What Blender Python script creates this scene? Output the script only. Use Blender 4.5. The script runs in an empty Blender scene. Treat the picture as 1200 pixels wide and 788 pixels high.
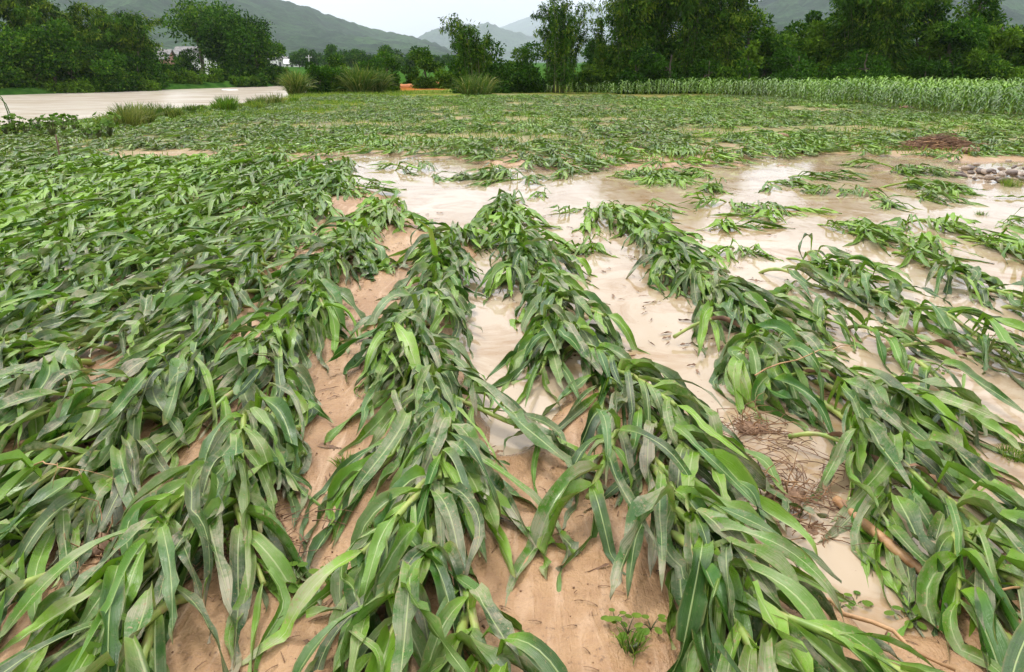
import bpy, math, random
import numpy as np
from mathutils import Vector

# ------------------------------------------------------------------ camera / world / sun / exposure
scene = bpy.context.scene
COL = scene.collection
R = math.radians
F_PX, CX, CY, HORIZON, CAM_H = 933.0, 600.0, 394.0, 73.0, 1.7
PITCH = math.atan((CY - HORIZON) / F_PX)
cam_d = bpy.data.cameras.new("camera")
cam_d.sensor_fit = 'HORIZONTAL'; cam_d.sensor_width = 36.0; cam_d.lens = 36.0 * F_PX / 1200.0
cam_d.clip_start = 0.05; cam_d.clip_end = 30000
cam = bpy.data.objects.new("camera", cam_d); COL.objects.link(cam)
cam.location = (0, 0, CAM_H); cam.rotation_euler = (math.pi / 2 - PITCH, 0, 0)
scene.camera = cam

SUN_EL, SUN_AZ = 58.0, -35.0      # azimuth from +Y towards +X
w = bpy.data.worlds.new("World"); scene.world = w; w.use_nodes = True
nt = w.node_tree; nt.nodes.clear()
wo = nt.nodes.new('ShaderNodeOutputWorld'); bg = nt.nodes.new('ShaderNodeBackground')
sky = nt.nodes.new('ShaderNodeTexSky'); sky.sky_type = 'NISHITA'; sky.sun_disc = False
sky.sun_elevation = R(SUN_EL); sky.sun_rotation = R(SUN_AZ); sky.dust_density = 6.0; sky.air_density = 1.0; sky.ozone_density = 1.0
# overcast deck: the sky texture seen through white cloud, brighter overhead than at the horizon
tc = nt.nodes.new('ShaderNodeTexCoord'); sep = nt.nodes.new('ShaderNodeSeparateXYZ'); nt.links.new(tc.outputs['Generated'], sep.inputs[0])
ramp = nt.nodes.new('ShaderNodeMapRange'); ramp.inputs['From Min'].default_value = 0.0; ramp.inputs['From Max'].default_value = 1.0
ramp.inputs['To Min'].default_value = 5.6; ramp.inputs['To Max'].default_value = 18.0
zc = nt.nodes.new('ShaderNodeMath'); zc.operation = 'MAXIMUM'; zc.inputs[1].default_value = 0.0; nt.links.new(sep.outputs['Z'], zc.inputs[0])
zp = nt.nodes.new('ShaderNodeMath'); zp.operation = 'POWER'; zp.inputs[1].default_value = 0.62; nt.links.new(zc.outputs[0], zp.inputs[0]); nt.links.new(zp.outputs[0], ramp.inputs['Value'])
nz = nt.nodes.new('ShaderNodeTexNoise'); nz.inputs['Scale'].default_value = 2.2; nz.inputs['Detail'].default_value = 5
mp = nt.nodes.new('ShaderNodeMapping'); mp.inputs['Scale'].default_value = (1, 1, 4); nt.links.new(tc.outputs['Generated'], mp.inputs[0]); nt.links.new(mp.outputs[0], nz.inputs['Vector'])
nr = nt.nodes.new('ShaderNodeMapRange'); nr.inputs['From Min'].default_value = .3; nr.inputs['From Max'].default_value = .7; nr.inputs['To Min'].default_value = .84; nr.inputs['To Max'].default_value = 1.1
nt.links.new(nz.outputs['Fac'], nr.inputs['Value'])
mul = nt.nodes.new('ShaderNodeMath'); mul.operation = 'MULTIPLY'; nt.links.new(ramp.outputs[0], mul.inputs[0]); nt.links.new(nr.outputs[0], mul.inputs[1])
cl = nt.nodes.new('ShaderNodeVectorMath'); cl.operation = 'SCALE'; cl.inputs[0].default_value = (1.0, 0.975, 0.985); nt.links.new(mul.outputs[0], cl.inputs['Scale'])
mx = nt.nodes.new('ShaderNodeMix'); mx.data_type = 'RGBA'; mx.inputs['Factor'].default_value = 0.9
nt.links.new(sky.outputs[0], mx.inputs['A']); nt.links.new(cl.outputs[0], mx.inputs['B'])
nt.links.new(mx.outputs['Result'], bg.inputs['Color']); bg.inputs['Strength'].default_value = 0.1
nt.links.new(bg.outputs[0], wo.inputs[0])

sd = bpy.data.lights.new("sun", 'SUN'); sd.energy = 1.5; sd.angle = R(10); sd.color = (1, .96, .9)
so = bpy.data.objects.new("sun", sd); COL.objects.link(so)
sv = Vector((math.sin(R(SUN_AZ)) * math.cos(R(SUN_EL)), math.cos(R(SUN_AZ)) * math.cos(R(SUN_EL)), math.sin(R(SUN_EL))))
so.rotation_euler = sv.to_track_quat('Z', 'Y').to_euler()

vs = scene.view_settings
scene.display_settings.display_device = 'sRGB'
vs.view_transform = 'Standard'; vs.look = 'None'; vs.gamma = 1; vs.exposure = 0.55; vs.use_curve_mapping = False
cy = scene.cycles
cy.use_denoising = True; cy.max_bounces = 6; cy.diffuse_bounces = 2; cy.glossy_bounces = 3; cy.transmission_bounces = 3
cy.transparent_max_bounces = 4; cy.volume_bounces = 1; cy.use_adaptive_sampling = True; cy.adaptive_threshold = 0.01

# ------------------------------------------------------------------ helpers
rng = np.random.default_rng(7)
random.seed(7)

def px2w(x, y, z=0.0):
    u, v = (x - CX) / F_PX, (CY - y) / F_PX
    c, s = math.cos(PITCH), math.sin(PITCH)
    dy, dz = c + v * s, -s + v * c
    t = (z - CAM_H) / dz
    return (u * t, dy * t, z)

def px_at(x, y, Y):                       # the point seen at a pixel, at depth Y in front
    u, v = (x - CX) / F_PX, (CY - y) / F_PX
    c, s = math.cos(PITCH), math.sin(PITCH)
    dy, dz = c + v * s, -s + v * c
    return (u * Y / dy, Y, CAM_H + dz * Y / dy)

def hash2(ix, iy, seed):
    h = (ix.astype(np.int64) * 374761393 + iy.astype(np.int64) * 668265263 + seed * 1442695041) & 0x7fffffff
    h = ((h ^ (h >> 13)) * 1274126177) & 0x7fffffff
    return ((h ^ (h >> 16)) & 0xffff) / 65535.0

def vnoise(x, y, seed=0):
    x = np.asarray(x, float); y = np.asarray(y, float)
    ix, iy = np.floor(x), np.floor(y); fx, fy = x - ix, y - iy
    fx = fx * fx * (3 - 2 * fx); fy = fy * fy * (3 - 2 * fy)
    a = hash2(ix, iy, seed); b = hash2(ix + 1, iy, seed); c = hash2(ix, iy + 1, seed); d = hash2(ix + 1, iy + 1, seed)
    return (a * (1 - fx) + b * fx) * (1 - fy) + (c * (1 - fx) + d * fx) * fy

def fbm(x, y, oct=4, seed=0):
    s, a, t = 0.0, 1.0, 0.0
    for k in range(oct):
        s = s + a * (vnoise(x * 2 ** k, y * 2 ** k, seed + k * 17) - .5); t += a; a *= .5
    return s / t * 2

def smooth(a, b, x):
    t = np.clip((x - a) / (b - a), 0, 1); return t * t * (3 - 2 * t)

def sdf_poly(X, Y, poly):                 # negative inside
    X = np.asarray(X, float); Y = np.asarray(Y, float)
    d = np.full(X.shape, 1e18); inside = np.zeros(X.shape, bool); n = len(poly)
    for i in range(n):
        x0, y0 = poly[i]; x1, y1 = poly[(i + 1) % n]
        ex, ey = x1 - x0, y1 - y0
        t = np.clip(((X - x0) * ex + (Y - y0) * ey) / (ex * ex + ey * ey + 1e-12), 0, 1)
        d = np.minimum(d, (X - x0 - t * ex) ** 2 + (Y - y0 - t * ey) ** 2)
        if y0 != y1:
            inside ^= ((y0 > Y) != (y1 > Y)) & (X < ex * (Y - y0) / (y1 - y0) + x0)
    d = np.sqrt(d); return np.where(inside, -d, d)

def meta(o, label=None, cat=None, group=None, kind=None):
    if label: o['label'] = label
    if cat: o['category'] = cat
    if group: o['group'] = group
    if kind: o['kind'] = kind
    return o

def empty(name, loc=(0, 0, 0), rz=0.0):
    o = bpy.data.objects.new(name, None); COL.objects.link(o); o.location = loc; o.rotation_euler = (0, 0, rz)
    o.empty_display_size = .1
    return o

def build_mesh(name, V, Fq, mat, uv=None, col=None, sm=True):
    V = np.ascontiguousarray(V, dtype=np.float32).reshape(-1, 3); Fq = np.ascontiguousarray(Fq, dtype=np.int32)
    k = Fq.shape[1]; nf = len(Fq)
    me = bpy.data.meshes.new(name)
    me.vertices.add(len(V)); me.vertices.foreach_set('co', V.ravel())
    me.loops.add(nf * k); me.loops.foreach_set('vertex_index', Fq.ravel())
    me.polygons.add(nf); me.polygons.foreach_set('loop_start', np.arange(0, nf * k, k, dtype=np.int32))
    me.polygons.foreach_set('use_smooth', np.full(nf, sm))
    me.materials.append(mat)
    if uv is not None:
        l = me.uv_layers.new(name='UVMap'); l.data.foreach_set('uv', np.ascontiguousarray(uv[Fq.ravel()], dtype=np.float32).ravel())
    if col is not None:
        c4 = np.ones((len(V), 4), dtype=np.float32); c4[:, :col.shape[1]] = col
        a = me.color_attributes.new('tint', 'FLOAT_COLOR', 'POINT'); a.data.foreach_set('color', c4.ravel())
    me.update(); me.validate()
    return me

def link(name, me, parent=None, loc=None):
    o = bpy.data.objects.new(name, me); COL.objects.link(o)
    if parent: o.parent = parent
    if loc is not None: o.location = loc
    return o

def mobj(name, V, Fq, mat, parent=None, uv=None, col=None, sm=True, loc=None):
    return link(name, build_mesh(name, V, Fq, mat, uv, col, sm), parent, loc)

class Geo:                                 # collects quads, with uv and tint
    def __init__(s): s.V, s.F, s.U, s.C, s.n = [], [], [], [], 0
    def add(s, V, Fq, U=None, C=None):
        V = np.asarray(V, float).reshape(-1, 3)
        s.V.append(V); s.F.append(np.asarray(Fq) + s.n); s.n += len(V)
        s.U.append(np.zeros((len(V), 2)) if U is None else U)
        c = np.zeros((len(V), 3)) if C is None else (np.tile(C, (len(V), 1)) if np.ndim(C) == 1 else C)
        s.C.append(c); return s
    def arr(s): return np.concatenate(s.V), np.concatenate(s.F), np.concatenate(s.U), np.concatenate(s.C)
    def obj(s, name, mat, parent=None, sm=True, loc=None):
        V, Fq, U, C = s.arr(); return mobj(name, V, Fq, mat, parent, U, C, sm, loc)
    def mesh(s, name, mat, sm=True):
        V, Fq, U, C = s.arr(); return build_mesh(name, V, Fq, mat, U, C, sm)

def grid_faces(nr, nc, wrap=False):
    r = np.arange(nr - 1)[:, None]; m = nc if wrap else nc - 1
    c = np.arange(m)[None, :]; c2 = (c + 1) % nc
    return np.stack([r * nc + c, r * nc + c2, (r + 1) * nc + c2, (r + 1) * nc + c], -1).reshape(-1, 4)

def tube(P, rad, ns=7):
    P = np.asarray(P, float); n = len(P); rad = np.broadcast_to(np.asarray(rad, float), (n,))
    T = np.gradient(P, axis=0); T /= np.linalg.norm(T, axis=1)[:, None] + 1e-12
    ref = np.array([0, 0, 1.0]) if abs(T[0][2]) < .9 else np.array([1.0, 0, 0])
    s = np.cross(T[0], ref); s /= np.linalg.norm(s)
    V = []; ang = np.linspace(0, 2 * np.pi, ns, endpoint=False)
    for i in range(n):
        s = s - T[i] * np.dot(s, T[i]); s /= np.linalg.norm(s) + 1e-12; b = np.cross(T[i], s)
        V.append(P[i] + rad[i] * (np.cos(ang)[:, None] * s + np.sin(ang)[:, None] * b))
    V.append(np.repeat(P[:1], ns, 0)); V.append(np.repeat(P[-1:], ns, 0))      # caps
    V = np.concatenate(V); Fq = grid_faces(n, ns, True)
    j = np.arange(ns); j2 = (j + 1) % ns
    c0 = np.stack([n * ns + j, n * ns + j2, j2, j], -1); c1 = np.stack([(n - 1) * ns + j, (n - 1) * ns + j2, (n + 1) * ns + j2, (n + 1) * ns + j], -1)
    return V, np.concatenate([Fq, c0, c1])

def box(cx, cy_, z0, sx, sy, sz, rz=0.0):
    c, s = math.cos(rz), math.sin(rz); V = []
    for z in (z0, z0 + sz):
        for a, b in ((-1, -1), (1, -1), (1, 1), (-1, 1)):
            x, y = a * sx / 2, b * sy / 2; V.append((cx + c * x - s * y, cy_ + s * x + c * y, z))
    return np.array(V), np.array([[3, 2, 1, 0], [4, 5, 6, 7], [0, 1, 5, 4], [1, 2, 6, 5], [2, 3, 7, 6], [3, 0, 4, 7]])

def ordinal(n):
    return f"{n}{'th' if 10 <= n % 100 <= 20 else {1: 'st', 2: 'nd', 3: 'rd'}.get(n % 10, 'th')}"

# ------------------------------------------------------------------ materials
def newmat(name):
    m = bpy.data.materials.new(name); m.use_nodes = True; n = m.node_tree
    return m, n, n.nodes['Principled BSDF'], n.nodes['Material Output']

def N(n, t, **kw):
    x = n.nodes.new(t)
    for k, v in kw.items(): setattr(x, k, v)
    return x

def noise(n, scale, detail=4, vec=None, rough=.55, dist=0):
    x = N(n, 'ShaderNodeTexNoise'); x.inputs['Scale'].default_value = scale; x.inputs['Detail'].default_value = detail
    x.inputs['Roughness'].default_value = rough; x.inputs['Distortion'].default_value = dist
    if vec is not None: n.links.new(vec, x.inputs['Vector'])
    return x.outputs['Fac']

def mrange(n, val, a, b, c=0., d=1., smoothstep=False):
    x = N(n, 'ShaderNodeMapRange')
    if smoothstep: x.interpolation_type = 'SMOOTHSTEP'
    for k, v in zip(('From Min', 'From Max', 'To Min', 'To Max'), (a, b, c, d)): x.inputs[k].default_value = v
    n.links.new(val, x.inputs['Value']); return x.outputs[0]

def mix(n, fac, a, b, mode='MIX'):
    x = N(n, 'ShaderNodeMix', data_type='RGBA', blend_type=mode)
    for s, v in (('Factor', fac), ('A', a), ('B', b)):
        if hasattr(v, 'links') or hasattr(v, 'is_linked'): n.links.new(v, x.inputs[s])
        elif s == 'Factor': x.inputs[s].default_value = v
        else: x.inputs[s].default_value = (*v, 1)
    return x.outputs['Result']

def mth(n, op, a, b=None):
    x = N(n, 'ShaderNodeMath', operation=op)
    for i, v in enumerate((a, b)):
        if v is None: continue
        if hasattr(v, 'is_linked'): n.links.new(v, x.inputs[i])
        else: x.inputs[i].default_value = v
    return x.outputs[0]

def bump(n, p, h, strength, dist=.01):
    b = N(n, 'ShaderNodeBump'); b.inputs['Strength'].default_value = strength; b.inputs['Distance'].default_value = dist
    n.links.new(h, b.inputs['Height']); n.links.new(b.outputs[0], p.inputs['Normal']); return b.outputs[0]

def pos(n): return N(n, 'ShaderNodeNewGeometry').outputs['Position']

def leaf_surface(m, n, p, out, colsock, transl=.25, tmul=(1.3, 1.5, .5)):
    tr = N(n, 'ShaderNodeBsdfTranslucent'); n.links.new(mix(n, 1.0, colsock, tmul, 'MULTIPLY'), tr.inputs['Color'])
    ms = N(n, 'ShaderNodeMixShader'); ms.inputs[0].default_value = transl
    n.links.new(p.outputs[0], ms.inputs[1]); n.links.new(tr.outputs[0], ms.inputs[2]); n.links.new(ms.outputs[0], out.inputs[0])

def make_maize_leaf_mat():
    m, n, p, out = newmat('maize_leaf')
    at = N(n, 'ShaderNodeAttribute', attribute_name='tint'); sc = N(n, 'ShaderNodeSeparateColor'); n.links.new(at.outputs['Color'], sc.inputs[0])
    uvn = N(n, 'ShaderNodeUVMap'); su = N(n, 'ShaderNodeSeparateXYZ'); n.links.new(uvn.outputs[0], su.inputs[0])
    P = pos(n)
    u, v = su.outputs[0], su.outputs[1]
    c = mth(n, 'ABSOLUTE', mth(n, 'SUBTRACT', u, .5))
    col = mix(n, sc.outputs[0], (.002, .019, .005), (.034, .14, .008))
    col = mix(n, mrange(n, noise(n, 5, 3, P), .35, .7), col, mix(n, .4, col, (.085, .19, .012)))
    # fibres lengthways
    fx = N(n, 'ShaderNodeCombineXYZ'); n.links.new(mth(n, 'MULTIPLY', u, 38.), fx.inputs[0]); n.links.new(mth(n, 'MULTIPLY', v, 2.), fx.inputs[1]); n.links.new(sc.outputs[0], fx.inputs[2])
    fib = noise(n, 1.0, 2, fx.outputs[0])
    col = mix(n, mrange(n, fib, .3, .75, 0, .4), col, (.08, .20, .03))
    # fresh yellow green near the whorl and at the leaf base
    fr = mth(n, 'MAXIMUM', sc.outputs[2], mrange(n, v, 0.0, .26, .9, 0.))
    col = mix(n, fr, col, (.22, .40, .025))
    rib = mrange(n, c, .02, .055, .8, 0., True)
    rib = mth(n, 'MULTIPLY', rib, mrange(n, v, .75, 1.0, 1, 0.))
    col = mix(n, rib, col, (.36, .46, .18))
    # dried tips and edges
    dry = mth(n, 'ADD', mrange(n, v, .82, 1.05, 0, .8), mrange(n, c, .40, .52, 0, .5))
    dry = mth(n, 'MULTIPLY', dry, mrange(n, noise(n, 7, 4, P), .46, .62, 0, 1))
    col = mix(n, dry, col, (.30, .21, .08))
    # silt dried on the blade
    md = mrange(n, noise(n, 9, 6, P, .72), .42, .58)
    md = mth(n, 'MULTIPLY', md, sc.outputs[1])
    md = mth(n, 'MINIMUM', mth(n, 'ADD', md, mth(n, 'MULTIPLY', mth(n, 'MULTIPLY', sc.outputs[1], mrange(n, v, .68, 1., 0, 1.)), mrange(n, noise(n, 15, 3, P), .38, .5))), 1.)
    streak = mrange(n, fib, .35, .6, .35, 1)
    md = mth(n, 'MULTIPLY', md, streak)
    col = mix(n, mth(n, 'MULTIPLY', md, .85), col, (.40, .35, .26))
    sp_ = mth(n, 'MULTIPLY', mrange(n, noise(n, 75, 3, P, .6), .60, .68), mth(n, 'MINIMUM', mth(n, 'ADD', mth(n, 'MULTIPLY', sc.outputs[1], 1.3), .15), 1.))
    col = mix(n, mth(n, 'MULTIPLY', sp_, .75), col, (.36, .24, .13))
    n.links.new(col, p.inputs['Base Color'])
    n.links.new(mth(n, 'ADD', mrange(n, noise(n, 14, 3, P), .3, .7, .22, .44), mth(n, 'MULTIPLY', md, .3)), p.inputs['Roughness'])
    n.links.new(mrange(n, noise(n, 3, 3, P), .3, .7, .22, .65), p.inputs['Specular IOR Level'])
    h = mth(n, 'ADD', fib, mth(n, 'MULTIPLY', rib, 1.5))
    h = mth(n, 'ADD', h, mth(n, 'MULTIPLY', noise(n, 26, 3, P), 2.2))
    bump(n, p, h, .5, .003)
    leaf_surface(m, n, p, out, col, .11)
    return m

def make_stalk_mat():
    m, n, p, out = newmat('maize_stalk'); P = pos(n)
    uvn = N(n, 'ShaderNodeUVMap'); su = N(n, 'ShaderNodeSeparateXYZ'); n.links.new(uvn.outputs[0], su.inputs[0])
    col = mix(n, mrange(n, noise(n, 9, 3, P), .35, .65), (.16, .27, .04), (.36, .42, .10))
    col = mix(n, mrange(n, noise(n, 16, 4, P), .55, .7, 0, .8), col, (.34, .23, .13))
    n.links.new(col, p.inputs['Base Color']); p.inputs['Roughness'].default_value = .42
    return m

def simple(name, a, b, scale=8, rough=.7, bs=.4, bscale=None, bd=.01, spec=.5):
    m, n, p, out = newmat(name); P = pos(n)
    n.links.new(mix(n, mrange(n, noise(n, scale, 5, P), .35, .65), a, b), p.inputs['Base Color'])
    p.inputs['Roughness'].default_value = rough; p.inputs['Specular IOR Level'].default_value = spec
    if bs: bump(n, p, noise(n, bscale or scale * 3, 6, P), bs, bd)
    return m

def make_foliage(name, dark, light, third, transl=.25, rough=.5):
    m, n, p, out = newmat(name)
    at = N(n, 'ShaderNodeAttribute', attribute_name='tint'); sc = N(n, 'ShaderNodeSeparateColor'); n.links.new(at.outputs['Color'], sc.inputs[0])
    col = mix(n, sc.outputs[0], dark, light); col = mix(n, sc.outputs[1], col, third)
    n.links.new(col, p.inputs['Base Color']); p.inputs['Roughness'].default_value = rough; p.inputs['Specular IOR Level'].default_value = .05
    leaf_surface(m, n, p, out, col, transl)
    return m

def make_ground_mat():
    m, n, p, out = newmat('wet_silt'); P = pos(n)
    at = N(n, 'ShaderNodeAttribute', attribute_name='tint'); sc = N(n, 'ShaderNodeSeparateColor'); n.links.new(at.outputs['Color'], sc.inputs[0])
    sx = N(n, 'ShaderNodeSeparateXYZ'); n.links.new(P, sx.inputs[0])
    big = noise(n, 1.3, 5, P, .6, .6); fine = noise(n, 16, 7, P, .65, .3)
    col = mix(n, mrange(n, big, .3, .7), (.27, .14, .056), (.51, .32, .165))
    col = mix(n, mrange(n, fine, .45, .75, 0, .7), col, (.30, .16, .075))
    col = mix(n, mrange(n, noise(n, 55, 4, P), .60, .74, 0, .75), col, (.13, .075, .04))
    # thin streaks of finer silt left by the current
    mp2 = N(n, 'ShaderNodeMapping'); mp2.inputs['Scale'].default_value = (9, 1.6, 1); mp2.inputs['Rotation'].default_value = (0, 0, .25); n.links.new(P, mp2.inputs[0])
    st = noise(n, 1.5, 5, mp2.outputs[0], .6, .8)
    col = mix(n, mrange(n, st, .52, .68, 0, .55), col, (.62, .43, .28))
    wet = mrange(n, sx.outputs[2], -.002, .022, 1, 0, True)
    col = mix(n, mth(n, 'MULTIPLY', wet, .6), col, (.25, .14, .065))
    g = mth(n, 'MULTIPLY', sc.outputs[0], mrange(n, noise(n, 2.2, 6, P, .7), .32, .5))
    gcol = mix(n, mrange(n, noise(n, .7, 5, P, .7), .4, .6), (.055, .12, .02), (.17, .21, .03))
    col = mix(n, g, col, gcol)
    col = mix(n, sc.outputs[1], col, mix(n, mrange(n, noise(n, .9, 6, P, .7), .4, .6), (.025, .075, .012), (.055, .13, .02)))
    col = mix(n, sc.outputs[2], col, (.42, .13, .035))
    n.links.new(col, p.inputs['Base Color'])
    n.links.new(mth(n, 'SUBTRACT', mrange(n, big, .3, .7, .56, .30), mth(n, 'MULTIPLY', wet, .28)), p.inputs['Roughness'])
    n.links.new(mth(n, 'SUBTRACT', .5, mth(n, 'MULTIPLY', mth(n, 'MAXIMUM', sc.outputs[0], sc.outputs[1]), .5)), p.inputs['Specular IOR Level'])
    h = mth(n, 'ADD', mth(n, 'MULTIPLY', fine, .8), mth(n, 'MULTIPLY', st, 1.1)); h = mth(n, 'ADD', h, mth(n, 'MULTIPLY', noise(n, 70, 5, P), .35))
    bump(n, p, h, .9, .022)
    return m

def make_water_mat(name, base, far, bscale, bdist, rough=.03, stretch=(1, 1, 1)):
    m, n, p, out = newmat(name); P = pos(n)
    mp2 = N(n, 'ShaderNodeMapping'); mp2.inputs['Scale'].default_value = stretch; n.links.new(P, mp2.inputs[0])
    wc = mix(n, mrange(n, noise(n, .8, 5, mp2.outputs[0], .6, .8), .3, .7), base, far)
    if name == 'puddle_water':
        wc = mix(n, mrange(n, noise(n, 1.5, 6, P, .68, 1.2), .46, .68, 0, .85), wc, (.28, .16, .06))  # brown patches: stirred sediment, with leaf reflections put into the colour
        wc = mix(n, mrange(n, noise(n, 26, 3, P, .6), .66, .72, 0, .5), wc, (.2, .11, .05))
    n.links.new(wc, p.inputs['Base Color'])
    p.inputs['Roughness'].default_value = rough; p.inputs['IOR'].default_value = 1.4
    bump(n, p, noise(n, bscale, 4, mp2.outputs[0], .6, .5), .35, bdist)
    return m

M_LEAF = make_maize_leaf_mat(); M_STALK = make_stalk_mat()
M_GROUND = make_ground_mat()
M_PUDDLE = make_water_mat('puddle_water', (.38, .285, .175), (.52, .43, .325), 6, .008, .025, (1, .5, 1))
M_RIVER = make_water_mat('river_water', (.50, .40, .29), (.76, .70, .61), 1.6, .10, .2, (.35, .9, 1))
M_BAMBOO = make_foliage('bamboo_leaves', (.004, .022, .003), (.07, .17, .014), (.17, .25, .02), .14, .6)
M_BROAD = make_foliage('broad_leaves', (.004, .020, .003), (.050, .14, .010), (.14, .25, .02), .14, .6)
M_REED = make_foliage('reed_leaves', (.035, .09, .015), (.11, .17, .03), (.24, .24, .08), .2)
M_WEED = make_foliage('weed_leaves', (.05, .13, .02), (.14, .24, .03), (.26, .3, .06), .25)
M_BARK = simple('bark', (.05, .04, .028), (.13, .105, .075), 6, .85)
M_CULM = simple('bamboo_culm', (.05, .07, .02), (.14, .15, .05), 4, .5)
M_ROOT = simple('maize_roots', (.12, .055, .022), (.36, .20, .09), 30, .75)
M_STRAW = simple('dead_stalks', (.10, .05, .028), (.28, .16, .085), 9, .75)
M_POLE = simple('weathered_cane', (.27, .13, .05), (.56, .34, .16), 11, .5, .5)
M_TWIG = simple('dark_twig', (.06, .035, .02), (.16, .09, .05), 20, .7)
M_CLOD = simple('mud_clods', (.13, .07, .035), (.34, .20, .11), 24, .7, .8)
M_STONE = simple('river_stone', (.20, .15, .11), (.46, .38, .31), 9, .6, .4)
M_STONED = simple('dark_stone', (.07, .05, .04), (.20, .15, .12), 9, .55, .4)
M_PLASTER = simple('white_plaster', (.66, .65, .62), (.8, .79, .76), 1.5, .8, .1)
M_BRICK = simple('red_brick', (.26, .12, .09), (.36, .2, .15), 3, .85, .1)
M_ROOF = simple('grey_tile', (.12, .12, .12), (.24, .23, .22), 2, .8, .2)
M_WHITEROOF = simple('white_sheet', (.72, .72, .72), (.82, .82, .82), 2, .5, .1)
M_GLASS = simple('dark_window', (.03, .035, .04), (.05, .055, .06), 1, .15, 0)
M_CONC = simple('concrete', (.42, .41, .39), (.55, .54, .51), 3, .8, .1)
M_FOAM = simple('foam', (.75, .72, .68), (.85, .83, .8), 9, .7, .4)

# ------------------------------------------------------------------ land
POND_PX = [(335, 190), (420, 182), (520, 186), (640, 200), (800, 196), (900, 196), (1010, 198), (1100, 212), (1290, 226), (1620, 262),
           (1800, 440), (1800, 760), (1400, 690), (1240, 655), (1190, 640), (1120, 650), (1100, 700), (1085, 735), (1020, 735), (960, 690), (905, 640), (860, 590),
           (800, 545), (790, 470), (760, 445), (700, 430), (660, 460), (640, 505), (590, 520), (545, 440), (530, 400), (540, 340), (555, 300),
           (548, 275), (518, 280), (485, 250), (448, 230), (418, 215), (360, 202)]
POND = [px2w(x, y)[:2] for x, y in POND_PX]
FAR_WET = [px2w(x, y)[:2] for x, y in [(850, 196), (870, 186), (960, 180), (1050, 184), (1130, 190), (1240, 186), (1290, 200), (1280, 226), (1100, 214), (1000, 202)]]
RIVER = [(-60, -6), (-20, 9), (-13.4, 20.8), (-12.2, 29), (-11.6, 40.6), (-12.5, 52), (-13.5, 62), (-14.5, 76), (-17, 92), (-21, 96), (-22.5, 77), (-29, 66), (-35, 55), (-52, 38), (-90, 24), (-90, -6)]

def river_d(X, Y): return sdf_poly(X, Y, RIVER)

def ground_z(X, Y):
    X = np.asarray(X, float); Y = np.asarray(Y, float)
    near = 1 - smooth(14, 26, Y)
    d = sdf_poly(X, Y, POND) + .10 * fbm(X * 2.2, Y * 2.2, 3, 5)
    z = -.045 + .085 * smooth(-.14, .16, d)
    z = z + .022 * fbm(X * 1.7, Y * 1.1, 4, 11) + .017 * fbm(X * 7, Y * 4.5, 4, 21)
    dw = sdf_poly(X, Y, FAR_WET)
    z = z - .05 * (1 - smooth(-.3, .3, dw + .4 * fbm(X, Y, 3, 8)))
    z = z * near + (1 - near) * (.05 + .10 * fbm(X * .25, Y * .25, 3, 31))
    r = river_d(X, Y)
    z = z - 1.3 * (1 - smooth(-2.2, .8, r))
    z = z + np.where(Y > 60, .5 * fbm(X * .02, Y * .02, 2, 41) * smooth(60, 150, Y), 0)
    return z

ys = np.concatenate([np.linspace(-4, .6, 14), np.geomspace(.7, 2200, 700) - .0])
half = 3.2 + .95 * np.clip(ys, 0, None)
NC = 430
tt = np.linspace(-1, 1, NC); tt = tt * (.55 + .45 * tt ** 2)
GX = half[:, None] * tt[None, :]; GX = np.where(ys[:, None] > 60, GX * 1.25, GX); GY = np.repeat(ys[:, None], NC, 1)
GZ = ground_z(GX, GY)
rd = river_d(GX, GY)
bank = smooth(12, 2.5, 0 * GX + np.abs(rd)) * (GY > 12) * (GX < 6)
BANKG = [px2w(x, y)[:2] for x, y in [(130, 148), (250, 134), (340, 116), (380, 109), (450, 103), (540, 99), (560, 106), (480, 112), (400, 124), (300, 142), (200, 152)]]
grassy = np.clip(bank + (1 - smooth(-.5, 1.5, sdf_poly(GX, GY, BANKG))) + smooth(38, 46, GY), 0, 1)
field = smooth(13, 20, GY) * (1 - smooth(44, 60, GY)) * .75
farg = np.maximum(smooth(52, 75, GY), smooth(.6, 0, 0 * GX + .3) * 0 + (GX < -17 - .12 * (GY - 40)) * smooth(40, 44, GY))
ORANGE = [px2w(x, y)[:2] for x, y in [(462, 103), (485, 98), (540, 98), (545, 103), (500, 107), (470, 108)]]
orange = (1 - smooth(-.2, .8, sdf_poly(GX, GY, ORANGE) + .8 * fbm(GX * .8, GY * .8, 3, 3)))
tint = np.stack([np.clip(np.maximum(grassy, field), 0, 1), farg, orange * .8], -1).reshape(-1, 3)
o = mobj('ground', np.stack([GX, GY, GZ], -1).reshape(-1, 3), grid_faces(len(ys), NC), M_GROUND, col=tint)
meta(o, kind='structure')

def sheet(name, poly_or_rect, z, mat, nx=2, ny=2):
    x0, y0, x1, y1 = poly_or_rect
    X, Y = np.meshgrid(np.linspace(x0, x1, nx), np.linspace(y0, y1, ny))
    o = mobj(name, np.stack([X, Y, 0 * X + z], -1).reshape(-1, 3), grid_faces(ny, nx), mat); meta(o, kind='structure'); return o
sheet('puddle_water', (-7, .8, 18, 19), 0.0, M_PUDDLE)
sheet('river', (-95, 8, -6, 99), -.40, M_RIVER)

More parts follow.
